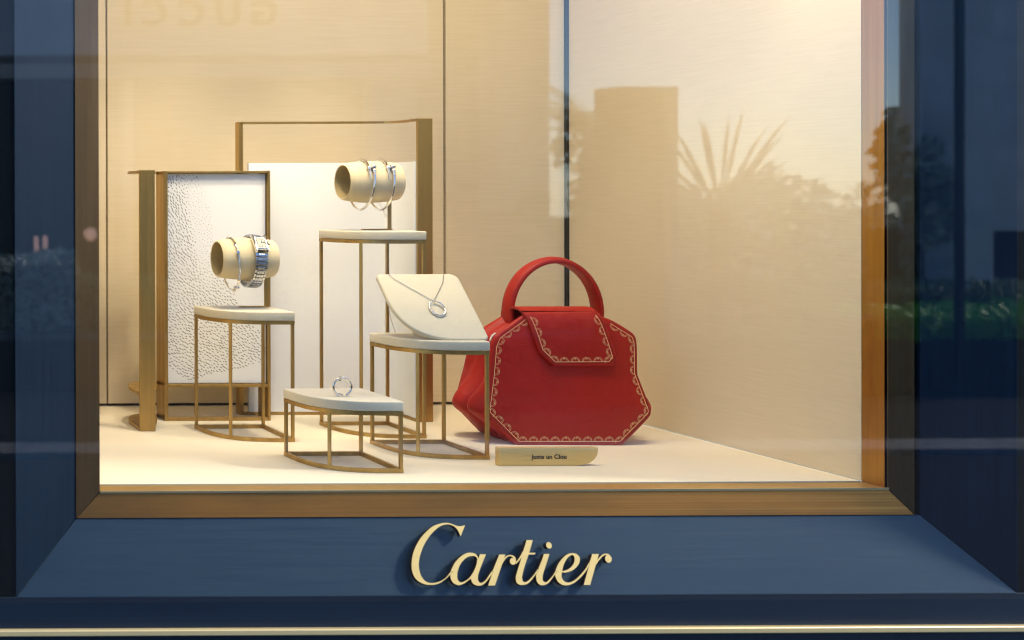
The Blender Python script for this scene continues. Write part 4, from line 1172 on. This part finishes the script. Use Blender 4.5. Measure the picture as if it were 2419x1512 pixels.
# ================================================================== THE STREET BEHIND THE VIEWER (seen mirrored in the glass)
def V(x, y, zv):
    """real place of something whose mirror image stands at frame position (x,y), zv metres away"""
    p = D(x, y, zv); return Vector((p.x, 2 * Z_GLASS - zv, p.z))
rs = random.Random(11)
m_pave = M('dark_paving', (0.024, 0.024, 0.027), 0.95, 0, Specular_IOR_Level=0.08); grain(m_pave, (1, 1, 1), 6, c2=(.02, .02, .022), amt=.7)
m_road = M('asphalt', (0.024, 0.024, 0.026), 0.95, 0, Specular_IOR_Level=0.08); grain(m_road, (1, 1, 1), 30, c2=(.016, .016, .018), amt=.7)
m_kerb = M('pale_granite_kerb', (0.12, 0.12, 0.13), 0.7); grain(m_kerb, (1, 1, 1), 8, c2=(.3, .3, .32), amt=.6)
m_marble = M('grey_veined_marble', (0.72, 0.81, 0.93), 0.35)
grain(m_marble, (1, 1, 2.2), 1.3, c2=(.42, .50, .62), amt=.8, detail=9); grain(m_marble, (3.2, 1, 1), 1.1, c2=(.62, .62, .62), amt=.7, detail=9)
m_stone = M('pale_render', (0.52, 0.49, 0.46), 0.8); grain(m_stone, (1, 1, 1), 1.5, c2=(.42, .39, .37), amt=.6)
m_ochre = M('ochre_render', (0.30, 0.20, 0.11), 0.8)
m_darkst = M('dark_brown_cladding', (0.045, 0.032, 0.024), 0.9, 0, Specular_IOR_Level=0.1)
m_win = M('dark_window', (0.010, 0.011, 0.014), 0.25, 0, Specular_IOR_Level=0.2)
m_mould = M('bronze_moulding', (0.12, 0.085, 0.06), 0.5, .4)
m_signbr = M('brown_brass_letters', (0.13, 0.05, 0.02), 0.4, .5)
m_leaf = M('dark_green_leaf', (0.13, 0.19, 0.09), 0.5); grain(m_leaf, (1, 1, 1), 5, c2=(.24, .32, .16), amt=.9)
m_leafl = M('bright_green_leaf', (0.12, 0.46, 0.06), 0.5); grain(m_leafl, (1, 1, 1), 4, c2=(.30, .66, .12), amt=.8)
m_bark = M('palm_bark', (0.16, 0.12, 0.08), 0.9)
m_glow = bpy.data.materials.new('warm_lamp_glow'); m_glow.use_nodes = True
_b = m_glow.node_tree.nodes['Principled BSDF']; _b.inputs['Emission Color'].default_value = (1, .55, .4, 1); _b.inputs['Emission Strength'].default_value = 0.7

YP = V(1200, 1092, 6.55).y; 
b = MB(); b.box((0, (Z_GLASS + YP) / 2, -.1), 60, Z_GLASS - YP + .6, .2); setting(b.build('pavement', m_pave))
b = MB(); b.box((0, YP - .13, -.06), 60, .26, .2); setting(b.build('kerb', m_kerb, bevel=.01))
b = MB(); b.box((0, YP - 40.2, -.2), 300, 80, .1); setting(b.build('road', m_road))

m_hedge = M('grey_green_leaf', (0.64, 0.70, 0.60), 0.3, 0, Specular_IOR_Level=0.9); grain(m_hedge, (1, 1, 1), 9, c2=(.16, .22, .14), amt=.9)
def hedge(name, x0, x1, yfront, depth, zb, zt, mat, label, cat, nleaf, size=.035, wob=.06):
    b = MB(); 
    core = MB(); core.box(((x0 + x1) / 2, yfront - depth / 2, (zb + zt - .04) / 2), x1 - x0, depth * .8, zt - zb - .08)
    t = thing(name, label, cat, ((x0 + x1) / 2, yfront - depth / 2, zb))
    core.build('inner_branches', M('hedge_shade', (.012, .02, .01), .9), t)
    for _ in range(nleaf):
        x = rs.uniform(x0, x1); f = rs.random()
        top = zt + wob * (math.sin(x * 3.1) * .5 + math.sin(x * 7.7 + 1) * .3)
        if f < .6: p = Vector((x, yfront - rs.uniform(-.03, .06), rs.uniform(zb, top)))
        else: p = Vector((x, yfront - rs.uniform(0, depth), top + rs.uniform(-.05, .04)))
        n_ = Vector((rs.gauss(0, 1), rs.gauss(.7, .8), rs.gauss(.5, .8))).normalized(); u = n_.orthogonal().normalized(); v = n_.cross(u)
        s = size * rs.uniform(.6, 1.3); a = rs.uniform(0, 6.28); u, v = u * math.cos(a) + v * math.sin(a), v * math.cos(a) - u * math.sin(a)
        b.add([p - u * s, p - v * s * .45, p + u * s, p + v * s * .45], [(0, 1, 2, 3)])
    o = b.build('foliage', mat, t, merge=0); o['kind'] = 'stuff'
    return t
# left-hand planter: low wall with pale coping and hedge
zvp = 9.8
a = V(-260, 790, zvp); c = V(640, 790, zvp)
zc_ = a.z
pt = thing('planter', 'long low dark planter wall with a pale coping across the street', 'planter', ((a.x + c.x) / 2, a.y, 0))
b = MB(); b.box(((a.x + c.x) / 2 + 2, a.y - .35, (zc_ - .05 - .15) / 2), c.x - a.x + 4, .7, zc_ - .05 + .15); b.build('wall', m_darkst, pt)
b = MB(); b.box(((a.x + c.x) / 2 + 2, a.y - .35, zc_ - .025), c.x - a.x + 4.04, .76, .05); b.build('coping', m_kerb, pt)
h0 = V(-300, 622, zvp).z
hedge('hedge', a.x - 1, V(190, 700, zvp).x, a.y - .05, .7, zc_, h0, m_hedge, 'tall clipped hedge in the planter across the street', 'hedge', 5200)
hedge('hedge', V(190, 700, zvp).x, c.x + 4, a.y - .05, .7, zc_, V(600, 668, zvp).z, m_leaf, 'lower clipped hedge in the planter across the street', 'hedge', 6500)
# marble boutique
zf = 12.2
fx0, fx1 = V(-1500, 0, zf).x, V(1010, 0, zf).x; fy = V(0, 0, zf).y
bt = thing('boutique', 'marble fronted boutique across the street with a dark window', 'shop', ((fx0 + fx1) / 2, fy, 0))
zl = V(300, 132, zf).z; z2_ = V(300, 152, zf).z; z3_ = V(300, 186, zf).z
b = MB(); b.box(((fx0 + fx1) / 2, fy - .5, zl + 2.0), fx1 - fx0, 1.0, 4.0); b.build('fascia', m_marble, bt)
b = MB(); b.box(((fx0 + fx1) / 2, fy - .45, (zl + z2_) / 2), fx1 - fx0, 1.0, zl - z2_); b.build('moulding', m_mould, bt)
b = MB(); b.box(((fx0 + fx1) / 2, fy - .42, (z2_ + z3_) / 2), fx1 - fx0, 1.0, z2_ - z3_); b.build('moulding', m_stone, bt)
b = MB(); b.box(((fx0 + fx1) / 2, fy - .75, z3_ / 2 - .1), fx1 - fx0, 1.0, z3_ + .2); b.build('shop_window', m_win, bt)
for px, wpx, mt in ((310, 22, m_stone), (430, 8, m_mould), (940, 110, m_stone), (-60, 30, m_mould), (-420, 30, m_mould)):
    p = V(px, 300, zf); b = MB(); b.box((p.x, fy - .38, z3_ / 2 - .1), wpx * zf / FPX, .6, z3_ + .2); b.build('pilaster', mt, bt)
for px, py_ in ((97, 580), (118, 580)):
    p = V(px, py_, zf); b = MB(); b.box((p.x, fy - .22, p.z), .035, .03, .18); b.build('window_light', m_glow, bt)
p = V(226, 555, zf); b = MB(); b.sphere((p.x, fy - .2, p.z), .07, 10); b.build('window_light', m_glow, bt)
l0, l1 = V(300, 36, zf), V(642, 36, zf)
sg = thing('boutique_sign', 'row of brown capital letters reading GUCCI on the marble fascia', 'sign', ((l0.x + l1.x) / 2, fy + .03, l0.z))
# spaced capitals, each letter a part; they read from the street, so mirrored in the glass
names = 'GUCCI'; xs_ = [614, 529, 444, 356, 294]
for ch, px in zip(names, xs_):
    o = text_mesh(ch, .37, .03, m_signbr, 'letter', sg, (V(px + 6, 36, zf).x, fy + .035, V(px, 34, zf).z), rotz=math.pi, offset=.008)
# pale building further along
zb_ = 22.0
x0, x1 = V(1012, 0, zb_).x, V(1310, 0, zb_).x; yb2 = V(0, 0, zb_).y
pbld = thing('pale_building', 'pale rendered building standing beyond the boutique', 'building', ((x0 + x1) / 2, yb2, 0))
zt_ = V(1200, 500, zb_).z
b = MB(); b.box((V(1240, 0, zb_).x, yb2 - 1.5, (zt_ + 12) / 2), 115 * zb_ / FPX, 3, 12 - zt_); b.build('wall', m_stone, pbld)
b = MB(); b.box(((x0 + x1) / 2 - .4, yb2 - 2.2, 3), x1 - x0 + .8, 3, 6.6 + 14); b.build('wall', m_ochre, pbld)
for (xa_, ya_, xb_, yb__) in ((1215, 635, 1255, 735), (1262, 640, 1300, 732)):
    q0, q1 = V(xa_, yb__, zb_), V(xb_, ya_, zb_); b = MB(); b.box(((q0.x + q1.x) / 2, yb2 - .66, (q0.z + q1.z) / 2), abs(q1.x - q0.x), .1, abs(q1.z - q0.z)); b.build('window', m_stone, pbld)
q = V(1106, 322, zb_); b = MB(); b.box((q.x, yb2 - .68, q.z), .36, .1, .5); b.build('window', m_darkst, pbld)
# dark slab pillar with a pale edge
zs = 9.0
q0, q1, q2 = V(1452, 215, zs), V(1560, 205, zs), V(1588, 205, zs)
sl = thing('sign_pillar', 'dark brown slab pillar with a pale edge strip', 'pillar', ((q0.x + q1.x) / 2, q0.y, 0))
b = MB(); b.box(((q0.x + q1.x) / 2, q0.y - .1, q1.z / 2 - .1), q1.x - q0.x, .25, q1.z + .2, ); b.build('slab', m_darkst, sl)
b = MB(); b.box(((q1.x + q2.x) / 2 + .006, q0.y + .02, q1.z / 2 + .12), (q2.x - q1.x) * .7, .1, q1.z - .25); b.build('edge_strip', m_kerb, sl)
# palm and trees
def palm(px, py_, zv, hpx, label, nfr=15, L=.95):
    c_ = V(px, py_, zv); t = thing('palm_tree', label, 'palm tree', (c_.x, c_.y, 0))
    b = MB(); b.tube([(c_.x + .03 * math.sin(k), c_.y, k / 8 * c_.z) for k in range(9)], [.09 - .003 * k for k in range(9)], 10); b.build('trunk', m_bark, t)
    b = MB()
    for k in range(nfr):
        az = 2 * math.pi * k / nfr + rs.uniform(-.2, .2); el = R(rs.uniform(5, 80)); l = L * rs.uniform(.75, 1.1)
        P = []
        for i in range(9):
            s = i / 8; e = el - 1.5 * s * s * (1.1 - el / 2)
            P.append(c_ + Vector((math.cos(az) * math.cos(e), math.sin(az) * math.cos(e), math.sin(e))) * l * s)
        for i in range(1, 8):
            tdir = (P[i + 1] - P[i - 1]).normalized(); sd_ = tdir.cross(Vector((0, 0, 1))).normalized()
            for sgn_ in (-1, 1):
                for h in (0, .5):
                    q = P[i].lerp(P[i + 1], h); tip = q + (sd_ * sgn_ * .8 + tdir * .8 - Vector((0, 0, .25))).normalized() * l * .34 * (1.1 - i / 9)
                    wv = tdir * .022; b.add([q - wv, q + wv, tip], [(0, 1, 2)])
        b.tube(P, .008, 4)
    o = b.build('fronds', m_leaf, t, merge=0); return t
def fan_palm(px, py_, zv, L, label, n=15):
    c_ = V(px, py_, zv); t = thing('palm_tree', label, 'palm tree', (c_.x, c_.y, 0))
    b = MB(); b.tube([(c_.x, c_.y, k / 8 * c_.z) for k in range(9)], [.07] * 9, 10); b.build('trunk', m_bark, t)
    b = MB()
    for k in range(n):
        a = R(-78 + 156 * k / (n - 1) + rs.uniform(-4, 4)); d_ = Vector((math.sin(a), rs.uniform(-.25, .25), math.cos(a))).normalized(); l_ = L * rs.uniform(.8, 1.1)
        sd_ = d_.cross(Vector((0, 1, 0))).normalized(); w_ = .019
        p = [c_ + d_ * l_ * f for f in (.12, .45, .75, 1.0)]
        b.add([p[0], p[1] - sd_ * w_, p[2] - sd_ * w_ * .8, p[3] - Vector((0, 0, .04)), p[2] + sd_ * w_ * .8, p[1] + sd_ * w_], [(0, 1, 5), (1, 2, 4, 5), (2, 3, 4)])
    b.build('fronds', m_hedge, t, merge=0)
fan_palm(1700, 500, 9.6, .88, 'fan palm with stiff upright blades beside the slab pillar', 21)
palm(1385, 330, 13.0, 0, 'palm leaning behind the dark pillar', 14, 1.0)
def tree(px, py_, zv, rx, rz, label, nleaf=2600, mat=None, trunk=True):
    c_ = V(px, py_, zv); t = thing('leafy_tree', label, 'tree', (c_.x, c_.y, 0))
    if trunk:
        b = MB(); b.tube([(c_.x, c_.y, 0), (c_.x + .05, c_.y, c_.z * .5), (c_.x, c_.y, c_.z)], [.12, .09, .05], 8); b.build('trunk', m_bark, t)
    blobs = [(Vector((rs.gauss(0, .5) * rx, rs.gauss(0, .4) * rx, rs.gauss(0, .45) * rz)), rs.uniform(.3, .55)) for _ in range(12)]
    b = MB()
    for _ in range(nleaf):
        o_, s_ = rs.choice(blobs); d_ = Vector((rs.gauss(0, 1), rs.gauss(0, 1), rs.gauss(0, 1))).normalized() * rs.random() ** .4
        p = c_ + o_ + Vector((d_.x * rx, d_.y * rx, d_.z * rz)) * s_
        n_ = Vector((rs.gauss(0, 1), rs.gauss(0, 1), rs.gauss(.4, 1))).normalized(); u = n_.orthogonal().normalized(); v = n_.cross(u); s = .07 * rs.uniform(.6, 1.3)
        b.add([p - u * s, p - v * s * .5, p + u * s, p + v * s * .5], [(0, 1, 2, 3)])
    o = b.build('crown', mat or m_leaf, t, merge=0); return t
tree(1890, 520, 14, .80, .95, 'round crowned tree right of the stiff palm', 3400, m_hedge)
tree(2185, 470, 11, .24, .75, 'tree in front of the street lamp post', 3600, m_hedge)
tree(1660, 600, 12, .9, .6, 'low bushy tree under the stiff palm', 3000, m_hedge)
tree(1390, 520, 13, .35, .6, 'small tree behind the dark pillar', 1500)
# right-hand bed: dark hedge, bright green hedge
zr = 9.4
hx0, hx1 = V(1350, 0, zr).x, V(3100, 0, zr).x; yr = V(0, 0, zr).y
hedge('hedge', V(2000, 0, zr).x, hx1, yr - .9, .8, .1, V(2300, 682, zr + .9).z, m_leaf, 'dark hedge at the back of the right hand bed', 'hedge', 6000, wob=.03)
hedge('hedge', V(2080, 0, zr).x, hx1, yr, .8, V(2300, 800, zr).z, V(2300, 742, zr).z, m_leafl, 'bright green low hedge in the right hand bed', 'hedge', 6000, size=.03, wob=.04)
b = MB(); b.box(((hx0 + hx1) / 2, yr - .9, V(2300, 800, zr).z / 2 - .1), hx1 - hx0, 1.8, V(2300, 800, zr).z + .2); bd = b.build('planting_bed', m_road)
bd['label'] = 'dark raised planting bed under the green hedge across the street'; bd['category'] = 'planting bed'
# post, pale column, blue grey wall
p0_, p1_ = V(2257, 600, 9.2), V(2276, 600, 9.2)
b = MB(); b.tube([((p0_.x + p1_.x) / 2, p0_.y, 0), ((p0_.x + p1_.x) / 2, p0_.y, 6)], (p1_.x - p0_.x) / 2, 12)
lp_ = b.build('lamp_post', m_win, smooth=40); tag(lp_, 'slim black lamp post in front of the pale column', 'lamp post'); rebase(lp_, (p0_.x, p0_.y, 0))
q0, q1 = V(2280, 600, 10.6), V(2348, 600, 10.6)
b = MB(); b.box(((q0.x + q1.x) / 2, q0.y - .2, 2.9), q1.x - q0.x, .4, 6.0)
cl_ = b.build('column', m_marble, bevel=.01); tag(cl_, 'pale square column behind the lamp post', 'column'); rebase(cl_, ((q0.x + q1.x) / 2, q0.y, 0))
q0, q1 = V(2346, 600, 12), V(3600, 600, 12)
hb2 = thing('stone_building', 'blue grey building with a dark doorway right of the pale column', 'building', ((q0.x + q1.x) / 2, q0.y, 0))
zd = V(2400, 545, 12).z
b = MB(); b.box(((q0.x + q1.x) / 2, q0.y - .5, (zd + 9) / 2), q1.x - q0.x, 1, 9 - zd); b.build('wall', m_marble, hb2)
b = MB(); b.box(((q0.x + q1.x) / 2, q0.y - .9, zd / 2 - .1), q1.x - q0.x, 1, zd + .2); b.build('doorway', m_darkst, hb2)
